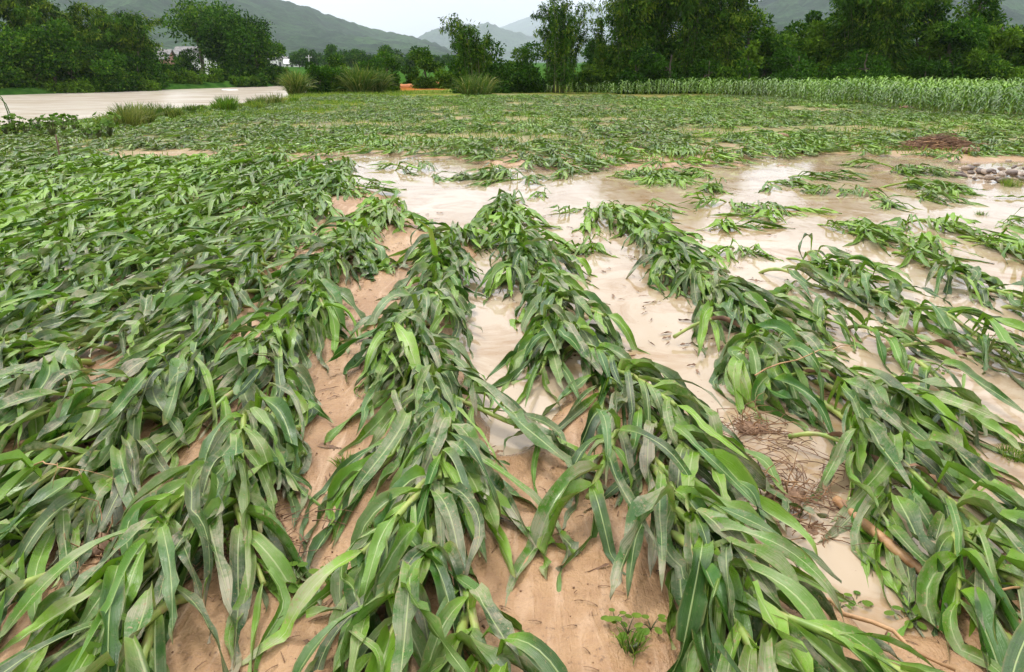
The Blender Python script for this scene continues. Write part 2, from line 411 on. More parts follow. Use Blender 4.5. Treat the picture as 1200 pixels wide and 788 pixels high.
def mountain(name, dist, depth, sil, seed, mat, rough=1.0, base=-1.0):
    xs = np.array([s[0] for s in sil], float); ysil = np.array([s[1] for s in sil], float)
    nu, nv = 360, 90
    pxs = np.linspace(xs[0], xs[-1], nu); sy = np.interp(pxs, xs, ysil)
    H = np.array([px_at(a, b, dist)[2] for a, b in zip(pxs, sy)])
    U = np.array([px_at(a, 73, 1.0)[0] for a in pxs])
    tv = np.linspace(0, 1.35, nv)
    Yv = dist - depth * (1 - tv)
    prof = np.where(tv <= 1, np.clip(tv, 0, 1) ** 1.1, np.clip(1 - (tv - 1) * 1.8, 0, 1))
    X = U[None, :] * Yv[:, None]; Y = np.repeat(Yv[:, None], nu, 1)
    s = 1 / (depth * .22)
    ridg = (1 - np.abs(fbm(X * s, Y * s * .6, 4, seed))) - .75
    amp = depth * .16 * rough
    Z = base + (H[None, :] - base) * prof[:, None] + ridg * amp * (prof * (1 - .85 * np.exp(-((tv - 1) / .12) ** 2)))[:, None] * np.clip(H / H.max(), 0, 1)[None, :] ** 1.3
    Z += fbm(X * s * 9, Y * s * 9, 3, seed + 3) * amp * .05
    o = mobj(name, np.stack([X, Y, Z], -1).reshape(-1, 3), grid_faces(nv, nu), mat); meta(o, kind='structure'); return o

def hill_mat(name, a, b, sc_):
    m, n, p, out = newmat(name); P = pos(n)
    f1 = noise(n, sc_, 6, P, .65); f2 = noise(n, sc_ * 9, 6, P, .75)
    col = mix(n, mrange(n, f1, .38, .62), a, b); col = mix(n, mrange(n, f2, .45, .6, 0, .8), col, (.012, .03, .012))
    n.links.new(col, p.inputs['Base Color']); p.inputs['Roughness'].default_value = .95; p.inputs['Specular IOR Level'].default_value = .1
    bump(n, p, f2, 1.0, .12 / sc_)
    return m
M_HILL = hill_mat('forested_hill', (.004, .022, .014), (.055, .125, .04), .006)
mountain('mountain', 2500, 1550, [(-260, 20), (-100, -30), (80, -60), (180, -60), (260, -28), (325, 0), (345, 6), (365, 12), (385, 20), (400, 22), (420, 28), (450, 37), (480, 44), (510, 53), (532, 62), (560, 80)], 3, M_HILL)
mountain('hill', 1550, 600, [(-200, 30), (60, 26), (120, 22), (190, 38), (260, 52), (330, 60), (350, 55), (380, 61), (430, 74), (470, 80)], 9, M_HILL, .8)
mountain('mountain', 6000, 2300, [(430, 74), (480, 50), (510, 40), (540, 31), (562, 31), (590, 37), (620, 44), (660, 41), (700, 50), (760, 56), (840, 50), (900, 60)], 13, M_HILL)
mountain('mountain', 11000, 3400, [(440, 74), (520, 55), (580, 34), (620, 19), (650, 17), (690, 10), (740, 2), (820, -6), (900, 10), (1000, 40)], 19, M_HILL, .6)
mountain('mountain', 2250, 1400, [(700, 84), (760, 66), (820, 40), (862, 18), (880, 8), (915, -4), (1000, -25), (1100, -12), (1160, -6), (1200, 4), (1330, 30), (1500, 60)], 29, M_HILL)

# the air: one even box round everything
V, Fq = box(0, 7450, -4.0, 34000, 17000, 1500)
mh = bpy.data.materials.new('haze'); mh.use_nodes = True; hn = mh.node_tree; hn.nodes.clear()
ho = hn.nodes.new('ShaderNodeOutputMaterial'); pv = hn.nodes.new('ShaderNodeVolumePrincipled')
pv.inputs['Density'].default_value = .00011; pv.inputs['Color'].default_value = (.80, .90, 1.0, 1); pv.inputs['Anisotropy'].default_value = .2
hn.links.new(pv.outputs[0], ho.inputs['Volume'])
meta(mobj('haze', V, Fq, mh, sm=False), kind='stuff')

# ------------------------------------------------------------------ trees
def leaf_quads(P, D, size, aspect, tintv, rg):
    """one rhombic leaf per point P, pointing along D"""
    n = len(P); D = D / (np.linalg.norm(D, axis=1)[:, None] + 1e-9)
    s = np.cross(D, rg.normal(size=(n, 3))); s /= np.linalg.norm(s, axis=1)[:, None] + 1e-9
    L = (size * rg.uniform(.6, 1.35, n))[:, None]; Wd = L * aspect
    mid = P + D * L * .45
    V = np.stack([P, mid + s * Wd * .5, P + D * L, mid - s * Wd * .5], 1).reshape(-1, 3)
    return V, np.arange(4 * n).reshape(-1, 4), np.repeat(tintv, 4, 0)

def curve_pts(a, b, sag, n=8, jit=0.0, rg=None):
    a, b = np.array(a, float), np.array(b, float); t = np.linspace(0, 1, n)[:, None]
    P = a + (b - a) * t; P[:, 2] += sag * np.sin(np.pi * t[:, 0])
    if rg is not None and jit: P[1:-1] += rg.normal(0, jit, (n - 2, 3))
    return P

def broad_tree(name, x, y, h, wdt, rg, mat=None, leaf=.22, nl=9000, lobes=18, trunk_h=.2, label='', cat='tree', group=None, yel=.15, loose=1.0, shape=None, z=None):
    z = float(ground_z(x, y)) if z is None else z
    root = empty(name, (x, y, z)); meta(root, label, cat, group)
    g = Geo(); c0 = h * (trunk_h + (1 - trunk_h) * .5); rz = h * (1 - trunk_h) * .5; rx = wdt / 2
    cen = []
    for k in range(lobes):
        d = rg.normal(size=3); d /= np.linalg.norm(d); r = rg.uniform(.35, .82)
        c = np.array([d[0] * rx * r, d[1] * rx * r, c0 + d[2] * rz * r])
        if shape == 'dome': c[0] *= 1.1; 
        if shape == 'cone': f = 1 - .75 * (c[2] / h); c[0] *= f * 1.3; c[1] *= f * 1.3
        rr0 = min(rx, rz) * rg.uniform(.30, .5)
        if trunk_h < .07 and k % 2: rr0 = max(rr0, rx * .38); c = np.array([rg.uniform(-.62, .62) * rx, rg.uniform(-.5, .5) * rx, min(rr0 * .55, h * .4)])
        cen.append((c, rr0))
    per = np.array([r for _, r in cen]); per = (per ** 2 / (per ** 2).sum() * nl).astype(int)
    for (c, r), m in zip(cen, per):
        if m < 4: continue
        d = rg.normal(size=(m, 3)); d /= np.linalg.norm(d, axis=1)[:, None]
        fuzz = 1 + .25 * fbm(d[:, 0] * 2.5 + c[0], d[:, 2] * 2.5 + d[:, 1] * 1.7, 3, 77)
        rr = r * fuzz * (rg.uniform(.35, 1.0, m) ** .5) * (1 + loose * .12 * rg.normal(size=m))
        P = c + d * rr[:, None] * np.array([1.15, 1.15, .8])
        P[:, 2] = np.maximum(P[:, 2], .05)
        D = d * .8 + rg.normal(0, .7, (m, 3)) + np.array([0, 0, -.15])
        lt = np.clip(rg.uniform(0, 1) * .5 + rg.uniform(-.1, .6, m), 0, 1); ye = (rg.uniform(size=m) < yel) * rg.uniform(.2, .9, m) + (rg.uniform() < yel) * .35
        V, Fq, C = leaf_quads(P, D, leaf, .5, np.stack([lt, np.clip(ye, 0, 1), 0 * lt], -1), rg); g.add(V, Fq, None, C)
    g.obj('crown', mat or M_BROAD, root, sm=False)
    t = Geo(); top = np.array([rg.normal(0, .1), rg.normal(0, .1), h * .72])
    P = curve_pts((0, 0, -.2), top, 0, 9, h * .012, rg); t.add(*tube(P, np.linspace(h * .03, h * .008, 9), 8))
    for c, r in cen[: min(10, lobes)]:
        i = rg.integers(2, 6); t.add(*tube(curve_pts(P[i], c, .1, 6, h * .01, rg), np.linspace(h * .012, h * .003, 6), 5))
    t.obj('trunk', M_BARK, root)
    return root

def bamboo(name, x, y, h, spread, rg, culms=16, nl=9000, leaf=.26, label='', group=None, lean=(0, 0), yel=.2, low=.12, z=None, base_r=.6, tuft=.45):
    z = float(ground_z(x, y)) if z is None else z
    root = empty(name, (x, y, z)); meta(root, label, 'bamboo', group)
    g = Geo(); t = Geo(); per = nl // culms
    for k in range(culms):
        a = rg.uniform(0, 2 * np.pi); b0 = np.array([math.cos(a), math.sin(a), 0]) * rg.uniform(0, base_r)
        hh = h * rg.uniform(.6, 1.0) if k else h; a2 = a + rg.normal(0, .5); ro = spread / 2 * rg.uniform(.15, 1.0)
        if k == 0: ro = spread * .12
        out = np.array([math.cos(a2) * ro + lean[0] * hh, math.sin(a2) * ro + lean[1] * hh, 0])
        s = np.linspace(0, 1, 16)[:, None]
        P = b0 + out * (s ** 2.0) + np.array([0, 0, 1]) * hh * np.sin(s * np.pi / 2 * 1.0) ** .9 * 1.0
        droop = np.clip(s[:, 0] - .82, 0, 1); P[:, 2] -= droop ** 1.3 * hh * .5; P[:, :2] += (out[:2] / (np.linalg.norm(out[:2]) + .01)) * (droop * hh * .45)[:, None]
        t.add(*tube(P, np.linspace(.03, .006, 16), 5))
        m = per; sp = low + (1 - low) * rg.uniform(0, 1, m) ** 1.15; idx = sp * 15; i0 = np.clip(idx.astype(int), 0, 14); fr = (idx - i0)[:, None]
        Q = P[i0] * (1 - fr) + P[i0 + 1] * fr
        # clumped branchlets
        br = np.floor(sp * 26); rr = hash2(br, br * 0 + k, 5) * 6.283; rad = tuft * (1.45 - sp * 1.15) * rg.uniform(.1, 1.2, m) * (.5 + hash2(br, br * 0 + k, 9))
        off = np.stack([np.cos(rr + rg.normal(0, .6, m)) * rad, np.sin(rr + rg.normal(0, .6, m)) * rad, -rad * .35 + rg.normal(0, .12, m)], -1)
        D = off + rg.normal(0, .25, (m, 3)) + np.array([0, 0, -.30])
        lt = np.clip(.75 * hash2(br, br * 0 + k, 13) + rg.uniform(-.15, .35, m), 0, 1); ye = np.where(hash2(br, br * 0 + k, 23) < yel, rg.uniform(.2, .9, m), 0)
        Vv, Fq, C = leaf_quads(Q + off, D, leaf, .28, np.stack([lt, ye, 0 * lt], -1), rg)
        Vv[:, 2] = np.maximum(Vv[:, 2], .02); g.add(Vv, Fq, None, C)
    g.obj('foliage', M_BAMBOO, root, sm=False); t.obj('culms', M_CULM, root)
    return root

def blades(P, D, L, W_, seg=4, grav=1.2, tintv=None, rg=None):
    """many thin arching blades, vectorised"""
    n = len(P); D = D / np.linalg.norm(D, axis=1)[:, None]
    s = np.cross(D, np.array([0, 0, 1.0]) + rg.normal(0, .25, (n, 3))); s /= np.linalg.norm(s, axis=1)[:, None] + 1e-9
    p = P.copy(); d = D.copy(); out = []
    for i in range(seg + 1):
        t = i / seg; wv = (W_ * (.35 + 1.6 * t) * (1 - t) ** .7 + .0006)[:, None] if i < seg else np.full((n, 1), .0006)
        out.append(np.stack([p - s * wv * .5, p + s * wv * .5], 1))
        p = p + d * (L / seg)[:, None]; d = d + np.array([0, 0, -1]) * (grav / seg * (t + .35)); d /= np.linalg.norm(d, axis=1)[:, None]
    V = np.stack(out, 1)                       # n, seg+1, 2, 3
    f = grid_faces(seg + 1, 2); Fq = (f[None] + (np.arange(n) * (seg + 1) * 2)[:, None, None]).reshape(-1, 4)
    C = np.repeat(tintv, (seg + 1) * 2, 0); return V.reshape(-1, 3), Fq, C

def reed_clump(name, x, y, h, wdt, rg, n=600, label='', group=None, mat=None, z=None, cat='reeds', width=.03, grav=1.3, dry=.25):
    z = float(ground_z(x, y)) if z is None else z
    root = empty(name, (x, y, z)); meta(root, label, cat, group)
    g = Geo(); a = rg.uniform(0, 6.283, n); r = np.sqrt(rg.uniform(0, 1, n)) * wdt * .32
    P = np.stack([np.cos(a) * r, np.sin(a) * r, 0 * a], -1); D = np.stack([np.cos(a) * .45 * r / wdt * 3, np.sin(a) * .45 * r / wdt * 3, 1 + 0 * a], -1) + rg.normal(0, .34, (n, 3))
    D[:, 2] = np.abs(D[:, 2]) + .3
    tv = np.stack([rg.uniform(0, 1, n), (rg.uniform(size=n) < dry) * rg.uniform(.3, 1, n), 0 * a], -1)
    V, Fq, C = blades(P, D, h * rg.uniform(.6, 1.25, n), np.full(n, width), 5, grav, tv, rg); V[:, 2] = np.maximum(V[:, 2], 0); g.add(V, Fq, None, C)
    g.obj('leaves', mat or M_REED, root, sm=False)
    k = Geo()
    for i in range(6):
        a0 = rg.uniform(0, 6.28); k.add(*tube(curve_pts((0, 0, 0), (math.cos(a0) * wdt * .2, math.sin(a0) * wdt * .2, h * .55), 0, 5), np.linspace(.012, .004, 5), 4))
    k.obj('stems', M_CULM, root); return root

def X_at(px, Y): return (px - CX) / F_PX * Y * math.cos(PITCH) * 1.0 + (px - CX) / F_PX * math.sin(PITCH) * math.tan(PITCH) * Y   # = u*Y/cos(pitch)-ish at the horizon
def X_at(px, Y): return px_at(px, HORIZON + 10, Y)[0]
def top_z(py, Y): return px_at(600, py, Y)[2]
PXM = lambda wpx, Y: wpx / F_PX * Y

g_left = 'trees along the far river bank'
rg = np.random.default_rng(101)
bamboo('bamboo_clump', X_at(-30, 62), 62, 9.5, 6.5, rg, 22, 15000, .30, 'tall dark bamboo clump at the far bank, cut by the left border', g_left, tuft=.62)
bamboo('bamboo_clump', X_at(38, 63), 63, 8.6, 6.0, rg, 24, 17000, .30, 'tallest dark bamboo clump on the far river bank', g_left, tuft=.62)
bamboo('bamboo_clump', X_at(92, 64), 64, 5.9, 5.4, rg, 24, 15000, .28, 'yellowish green bamboo clump in the middle of the far bank thicket', g_left, yel=.5, tuft=.6)
bamboo('bamboo_clump', X_at(138, 66), 66, 5.7, 5.2, rg, 24, 14000, .28, 'feathery bamboo clump, second from the right end of the thicket', g_left, tuft=.62)
bamboo('bamboo_clump', X_at(160, 67), 67, 5.1, 4.4, rg, 20, 11000, .28, 'drooping bamboo ending the far bank thicket beside the utility pole', g_left, yel=.3, tuft=.6, lean=(.07, 0))
broad_tree('leafy_tree', X_at(20, 60), 60, 4.6, 4.6, rg, None, .24, 9000, 16, .05, 'bright green leafy tree overhanging the river before the tallest bamboo', 'tree', g_left, .3)
broad_tree('leafy_tree', X_at(62, 60.5), 60.5, 4.9, 3.2, rg, None, .24, 6500, 12, .1, 'narrow leafy tree between the tall bamboo and the yellowish bamboo', 'tree', g_left, .2)
broad_tree('leafy_tree', X_at(115, 62.5), 62.5, 3.4, 4.8, rg, None, .22, 8000, 14, .02, 'low dark tree leaning over the water below the yellowish bamboo', 'tree', g_left, .15)
broad_tree('leafy_tree', X_at(165, 66), 66, 3.6, 3.6, rg, None, .22, 6500, 14, .02, 'round dark tree at water level under the drooping bamboo', 'tree', g_left, .1)
for px, lb in [(-5, 'dark tree filling behind the far bank thicket, by the left border'), (60, 'dark tree behind the tallest bamboo and the yellowish bamboo'), (110, 'dark tree behind the yellowish bamboo on the far bank'), (150, 'dark tree behind the right end of the far bank thicket')]:
    broad_tree('dense_tree', X_at(px, 74), 74, 4.6, 7, rg, None, .28, 6500, 14, .0, lb, 'tree', g_left, .05)
for i, (px, ww, hh, lb) in enumerate([(-10, 40, 1.8, 'low dark bush at the water edge by the left border'), (40, 44, 1.7, 'low bush at the water edge under the tallest bamboo'), (84, 44, 1.9, 'low bush at the water edge under the yellowish bamboo'),
                                      (128, 36, 1.6, 'low yellow tinged bush dipping into the river'), (160, 34, 1.4, 'small bush at the right foot of the far bank thicket')]):
    Yb = 57.5 + i * 1.8; broad_tree('bush', X_at(px, Yb), Yb, hh + 1.2, PXM(ww, Yb) * 1.35, rg, None, .2, 5500, 10, 0, lb, 'bush', 'bushes at the far water edge', .25, z=-.5)

g_mid = 'big trees beside the hamlet across the river'
broad_tree('tall_tree', X_at(236, 86), 86, 8.3, 7.6, rg, None, .30, 7500, 26, .30, 'tall airy tree with open branches, highest of the pair across the river', 'tree', g_mid, .35, 1.4)
broad_tree('dense_tree', X_at(283, 80), 80, 6.6, 6.6, rg, None, .27, 14000, 24, .04, 'massive dark round tree right of the tall airy tree', 'tree', g_mid, .12)
broad_tree('dense_tree', X_at(262, 82), 82, 6.6, 5.4, rg, None, .27, 9000, 18, .1, 'dark crown filling between the airy tree and the massive round tree', 'tree', g_mid, .12)
broad_tree('dense_tree', X_at(302, 79), 79, 5.0, 4.2, rg, None, .25, 9000, 16, .03, 'lower dark tree at the right shoulder of the massive round tree', 'tree', g_mid, .2)
broad_tree('leafy_tree', X_at(215, 88), 88, 3.8, 3.4, rg, None, .25, 4000, 12, .05, 'small dark tree under the left side of the tall airy tree', 'tree', g_mid, .1)
for px, py, Yb, ww, hh, yl, lb in [(196, 92, 76, 26, 1.6, .3, 'bush on the terrace just right of the utility pole'), (212, 88, 82, 26, 2.0, .2, 'rounded green bush below the airy tree trunk'),
        (205, 100, 70, 26, 1.3, .5, 'olive bush at the water below the terrace, nearest the utility pole'), (228, 100, 71, 26, 1.1, .5, 'low brownish bush at the water below the airy tree'),
        (252, 102, 73, 26, 1.1, .5, 'low olive bush at the water below the round tree'), (277, 102, 74, 26, .9, .35, 'flat bush overhanging the water at the round tree foot'),
        (300, 100, 75, 24, 1.5, .15, 'dark bush at the water below the lower dark tree'), (322, 94, 78, 22, 2.1, .1, 'dark bush where the river leaves sight, left of the last one'), (335, 95, 79, 20, 1.9, .2, 'last green bush on the far bank before the river leaves sight')]:
    broad_tree('bush', X_at(px, Yb), Yb, hh, PXM(ww, Yb), rg, None, .2, 2600, 9, 0, lb, 'bush', 'bushes on the terraced bank', yl)

# the near bank thicket, centre left
g_nb = 'bushes along the near river bank'
for kind, px, Yb, hh, ww, yl, lb in [
        ('reed', 345, 44, 1.25, 26, .6, 'dry drooping reed tuft at the river end'), ('bush', 371, 46, 2.1, 26, .05, 'dark upright bush beside the dry reed tuft'),
        ('bush', 388, 49, 2.2, 26, .3, 'green bush directly right of the dark upright bush'), ('bush', 402, 47, 1.9, 28, .25, 'leafy green bush in the middle of the bank thicket'),
        ('reed', 421, 46, 1.5, 34, .3, 'pale olive reed clump, broadest of the bank thicket'), ('bush', 432, 53, 2.2, 30, .1, 'dark green bush behind the pale olive reeds'),
        ('reed', 440, 47, 1.3, 26, .35, 'yellow green reed clump left of the orange earth'), ('bush', 453, 55, 2.3, 26, .15, 'dark bush with pointed top behind the yellow green reeds'),
        ('bush', 458, 49, 1.3, 16, .35, 'small yellowish bush bordering the orange earth'), ('dome', 499, 56, 2.7, 34, .35, 'neatly rounded green tree behind the orange earth'),
        ('bush', 524, 54, 1.7, 26, .5, 'yellow green bush right of the rounded tree'), ('bush', 482, 60, 1.6, 18, .2, 'small bush left of the rounded tree')]:
    X = X_at(px, Yb)
    if kind == 'reed': reed_clump('reed_clump', X, Yb, hh, PXM(ww, Yb), rg, 620, lb, g_nb, width=.05, dry=yl, grav=2.6)
    else: broad_tree('bush' if kind == 'bush' else 'rounded_tree', X, Yb, hh, PXM(ww, Yb) * 1.1, rg, None, .15, 5000 if kind == 'bush' else 9000, 16, .0 if kind == 'bush' else .03, lb, 'bush' if kind == 'bush' else 'tree', g_nb, yl)

# centre and right wall of bamboo and trees behind the standing maize
g_r = 'trees and bamboo behind the standing maize'
bamboo('bamboo_clump', X_at(556, 47), 47, 4.1, 2.0, rg, 20, 8500, .19, 'small bamboo with bent tip, first left of the thicket', g_r, lean=(-.18, 0), low=.1, tuft=.22)
broad_tree('dark_bush', X_at(566, 48), 48, 2.9, 3.3, rg, None, .18, 8000, 16, .0, 'dark bush wrapped round the small bent bamboo', 'bush', g_r, .1)
broad_tree('dark_bush', X_at(546, 47.5), 47.5, 2.1, 2.0, rg, None, .18, 4000, 12, .0, 'low dark bush at the left foot of the small bent bamboo', 'bush', g_r, .1)
reed_clump('reed_clump', X_at(558, 42), 42, 1.15, 2.4, rg, 420, 'drooping pale reed tuft before the small bent bamboo', g_r, width=.05, dry=.3, grav=2.8)
broad_tree('bush', X_at(597, 50), 50, 2.1, 2.6, rg, None, .17, 5000, 12, 0, 'light green bush between the two small bamboos', 'bush', g_r, .35)
broad_tree('bush', X_at(622, 49), 49, 2.7, 2.6, rg, None, .17, 6000, 12, .0, 'dark leafy bush hugging the left side of the twin topped bamboo', 'bush', g_r, .1)
bamboo('bamboo_clump', X_at(652, 48), 48, 5.2, 1.9, rg, 20, 10500, .19, 'spindly tall bamboo standing clear against the pale sky', g_r, low=.08, tuft=.24)
bamboo('bamboo_clump', X_at(666, 49), 49, 4.9, 1.6, rg, 9, 4600, .19, 'bamboo plume leaning right beside the spindly tall bamboo', g_r, lean=(.26, 0), low=.15, tuft=.18)
broad_tree('bush', X_at(690, 50), 50, 2.0, 3.0, rg, None, .17, 6000, 12, 0, 'bright low bush in the gap right of the leaning plume', 'bush', g_r, .4)
bamboo('bamboo_clump', X_at(708, 50), 50, 4.1, 1.5, rg, 6, 4200, .22, 'thin bamboo at the left edge of the dark wall', g_r, lean=(-.04, 0), tuft=.24)
for px, Yb, hh, sp_, nc, nl, yl, lb in [
        (734, 50, 7.0, 3.6, 22, 13000, .25, 'green bamboo clump at the left of the dark wall'), (768, 51, 8.5, 4.0, 24, 15000, .1, 'very dark bamboo clump, second in the wall from the sky gap'),
        (806, 50, 8.8, 4.2, 24, 15000, .12, 'tallest dark bamboo clump in the wall behind the maize'), (842, 50, 6.3, 4.0, 24, 14000, .35, 'brighter bamboo clump left of the flowering sapling'),
        (1000, 50, 8.2, 4.4, 26, 16000, .12, 'broad dark bamboo clump right of the pointed tree'), (1036, 49, 7.6, 4.4, 26, 16000, .25, 'lighter topped bamboo clump left of the broadleaf trees')]:
    bamboo('bamboo_clump', X_at(px, Yb), Yb, hh, sp_, rg, nc + 12, int(nl * 1.7), .23, lb, g_r, yel=yl, low=.0, tuft=.75)
for px, Yb, hh, ww, nl, lo, yl, shp, lb in [
        (785, 47.5, 2.9, 60, 6000, 12, .05, None, 'dark undergrowth bush below the very dark bamboo'), (745, 47.5, 2.5, 50, 5500, 12, .05, None, 'dark undergrowth bush below the green bamboo'),
        (830, 47, 2.4, 50, 5500, 12, .08, None, 'dark undergrowth bush below the tallest bamboo'),
        (878, 46, 3.4, 16, 2600, 9, .6, None, 'slim sapling with pale yellowish leaf clusters'), (872, 53, 6.0, 52, 5200, 18, .35, None, 'airy tree whose thin top shows the hill through'),
        (900, 50, 4.0, 46, 7000, 16, .15, None, 'dark round tree right of the slim sapling'), (928, 52, 4.6, 46, 7000, 16, .3, None, 'mid green tree left of the pointed tree'),
        (949, 54, 5.7, 26, 4200, 14, .05, 'cone', 'dark pointed tree rising between lighter crowns'), (962, 51, 4.9, 44, 7500, 16, .45, None, 'yellow green tree right of the pointed tree'),
        (935, 47.5, 2.7, 80, 8000, 16, .05, None, 'broad black green bush under the mid green tree'), (1015, 46.5, 2.9, 90, 9000, 18, .05, None, 'broad black green bush under the broad bamboo'),
        (878, 44.5, 1.7, 54, 4600, 12, .25, None, 'low bush at the maize edge below the slim sapling'),
        (1076, 50, 6.4, 56, 9500, 18, .12, None, 'large leaved dark tree right of the lighter bamboo'), (1110, 47, 4.3, 62, 9500, 18, .12, 'dome', 'creeper covered rounded tree in the right wall'),
        (1132, 52, 6.9, 60, 9500, 20, .18, None, 'tall broadleaf tree behind the creeper covered one'), (1166, 50, 4.9, 48, 7500, 16, .55, None, 'light yellow green tree below the right hand hill'),
        (1196, 50, 4.2, 44, 7000, 16, .4, None, 'light green tree cut by the right border'), (1235, 50, 5.0, 60, 7000, 16, .3, None, 'light green tree just past the right border'),
        (700, 54, 3.0, 60, 6000, 14, .05, None, 'dark bush added against horizon light, filling behind the thin bamboo'), (770, 54, 3.6, 90, 8000, 16, .05, None, 'dark tree added against horizon light, filling behind the very dark bamboo'), (840, 54, 3.6, 90, 8000, 16, .05, None, 'dark tree added against horizon light, filling behind the brighter bamboo'),  # added fillers behind the wall, placed to block the horizon light
        (910, 56, 3.8, 90, 8000, 16, .05, None, 'dark tree added against horizon light, filling behind the dark round tree'), (990, 55, 4.2, 90, 8000, 16, .05, None, 'dark tree added against horizon light, filling behind the broad bamboo'), (1070, 56, 4.4, 90, 8000, 16, .05, None, 'dark tree added against horizon light, filling behind the large leaved tree'), (1190, 56, 4.0, 110, 8000, 16, .15, None, 'green tree added against horizon light, filling behind the right border trees'),  # more added fillers, keeping horizon light out of the gaps
        (1085, 46, 2.1, 60, 6000, 12, .05, None, 'dark bush at the foot of the large leaved tree'), (1150, 46, 2.2, 44, 5000, 12, .3, None, 'green bush at the foot of the tall broadleaf tree'),
        (1178, 44.5, 1.75, 50, 5500, 12, .45, None, 'light green low bush behind the maize near the right border'), (1214, 45, 1.8, 50, 5500, 12, .35, None, 'low green bush at the right border')]:
    small = hh < 3.2 and 'filling' not in lb
    broad_tree('bush' if small else ('pointed_tree' if shp == 'cone' else 'leafy_tree'), X_at(px, Yb), Yb, hh, PXM(ww, Yb), rg, None, .17 if small else .22, nl if small else int(nl * 1.35), lo if small else int(lo * 1.7), .0 if small else .05, lb, 'bush' if small else 'tree', g_r, yl, 1.0, shp)

# dim trees far behind, before the mountain: one builder, copies share the mesh
def copy_thing(src, loc, rz, sc_, label):
    r = src.copy(); COL.objects.link(r); r.location = loc; r.rotation_euler = (0, 0, rz); r.scale = (sc_, sc_, sc_); r['label'] = label
    for ch in src.children:
        c = ch.copy(); COL.objects.link(c); c.parent = r
    return r
far_src = []
nfar = 26
for i in range(nfar):
    px = 352 + i * 7.6 + rg.uniform(-2, 2); Yb = rg.uniform(190, 260); lab = f'dim distant tree before the mountain, {ordinal(i + 1)} from the left above the bank thicket'
    loc = (X_at(px, Yb), Yb, float(ground_z(X_at(px, Yb), Yb)))
    if i < 4:
        t = broad_tree('distant_tree', loc[0], loc[1], rg.uniform(3.8, 5.5), rg.uniform(3.5, 5), rg, None, .5, 1800, 12, .1, lab, 'tree', 'distant trees before the mountain', .1); far_src.append(t)
    else: copy_thing(far_src[i % 4], loc, rg.uniform(0, 6), rg.uniform(.7, 1.15), lab)

# ------------------------------------------------------------------ hamlet and pole
def house(px, Y, wdt, dep, h, label, wall, roofm, rz=0.0, gable=True, storeys=1, nwin=3, z=None):
    x = X_at(px, Y); z = float(ground_z(x, Y)) if z is None else z
    root = empty('house', (x, Y, z), rz); meta(root, label, 'house', 'houses of the hamlet')
    g = Geo(); g.add(*box(0, 0, -.3, wdt, dep, h + .3)); g.obj('wall', wall, root, sm=False)
    if gable:
        e = .35; hw, hd = wdt / 2 + e, dep / 2 + e; rh = dep * .28; tk = .14
        V = [(-hw, -hd, h - .05), (hw, -hd, h - .05), (hw, 0, h + rh), (-hw, 0, h + rh), (hw, hd, h - .05), (-hw, hd, h - .05)]
        V += [(a, b, c + tk) for a, b, c in V]
        Fq = [[0, 1, 2, 3], [3, 2, 4, 5], [7, 6, 9, 8], [8, 9, 11, 10], [0, 6, 7, 1], [4, 10, 11, 5], [1, 7, 8, 2], [2, 8, 10, 4], [0, 3, 9, 6], [3, 5, 11, 9]]
        mobj('roof', V, Fq, roofm, root, sm=False)
        V = [(-wdt / 2 + .01, -dep / 2 + .05, h), (-wdt / 2 + .01, dep / 2 - .05, h), (-wdt / 2 + .01, 0, h + rh - .03), (-wdt / 2 + .01, 0, h + rh - .04),
             (wdt / 2 - .01, -dep / 2 + .05, h), (wdt / 2 - .01, dep / 2 - .05, h), (wdt / 2 - .01, 0, h + rh - .03), (wdt / 2 - .01, 0, h + rh - .04)]
        mobj('gable', V, [[0, 1, 2, 3], [4, 5, 6, 7]], wall, root, sm=False)
    else:
        g = Geo(); g.add(*box(0, 0, h, wdt + .3, dep + .3, .18)); g.add(*box(0, -dep / 2, h + .18, wdt + .3, .12, .35)); g.obj('roof', roofm, root, sm=False)
    sh = h / storeys
    for s in range(storeys):
        for k in range(nwin):
            wx = (k - (nwin - 1) / 2) * wdt / (nwin + .2)
            if s == 0 and k == nwin // 2:
                g = Geo(); g.add(*box(wx, -dep / 2 - .02, 0, .9, .08, sh * .68)); g.obj('door', M_GLASS, root, sm=False); continue
            g = Geo(); g.add(*box(wx, -dep / 2 - .02, s * sh + sh * .35, .9, .08, sh * .35)); f = g.obj('window', M_GLASS, root, sm=False)
            g = Geo(); g.add(*box(wx, -dep / 2 - .05, s * sh + sh * .35 - .08, 1.1, .16, .08)); g.obj('sill', M_CONC, f, sm=False)
    return root
house(188, 135, 3.8, 5, 2.3, 'reddish brick house beside the utility pole across the river', M_BRICK, M_ROOF, .1, True, 1, 3)
house(213, 145, 3.6, 4, 2.4, 'whitewashed house half hidden behind the airy tree', M_PLASTER, M_ROOF, -.1, True, 1, 3)
house(243, 135, 4.5, 5, 3.3, 'white two storey house showing between the two big trees', M_PLASTER, M_ROOF, .05, False, 2, 3)
house(228, 150, 5, 5, 2.9, 'low pale house behind the trunk of the airy tree', M_PLASTER, M_ROOF, .0, True, 1, 3)
house(321, 330, 3.2, 5, 3.4, 'cream two storey house, leftmost of the cluster right of the big trees', M_PLASTER, M_CONC, .15, False, 2, 3)
house(331, 350, 5.2, 5, 2.6, 'grey roofed house behind the white roofed shed', M_CONC, M_ROOF, 0, True, 1, 3)
house(343, 300, 5.0, 5, 1.1, 'low shed with a bright white roof on the plain', M_PLASTER, M_WHITEROOF, .2, True, 1, 3)
house(352, 320, 3.0, 4, 1.6, 'small dark roofed hut right of the white roofed shed', M_CONC, M_ROOF, -.1, True, 1, 3)

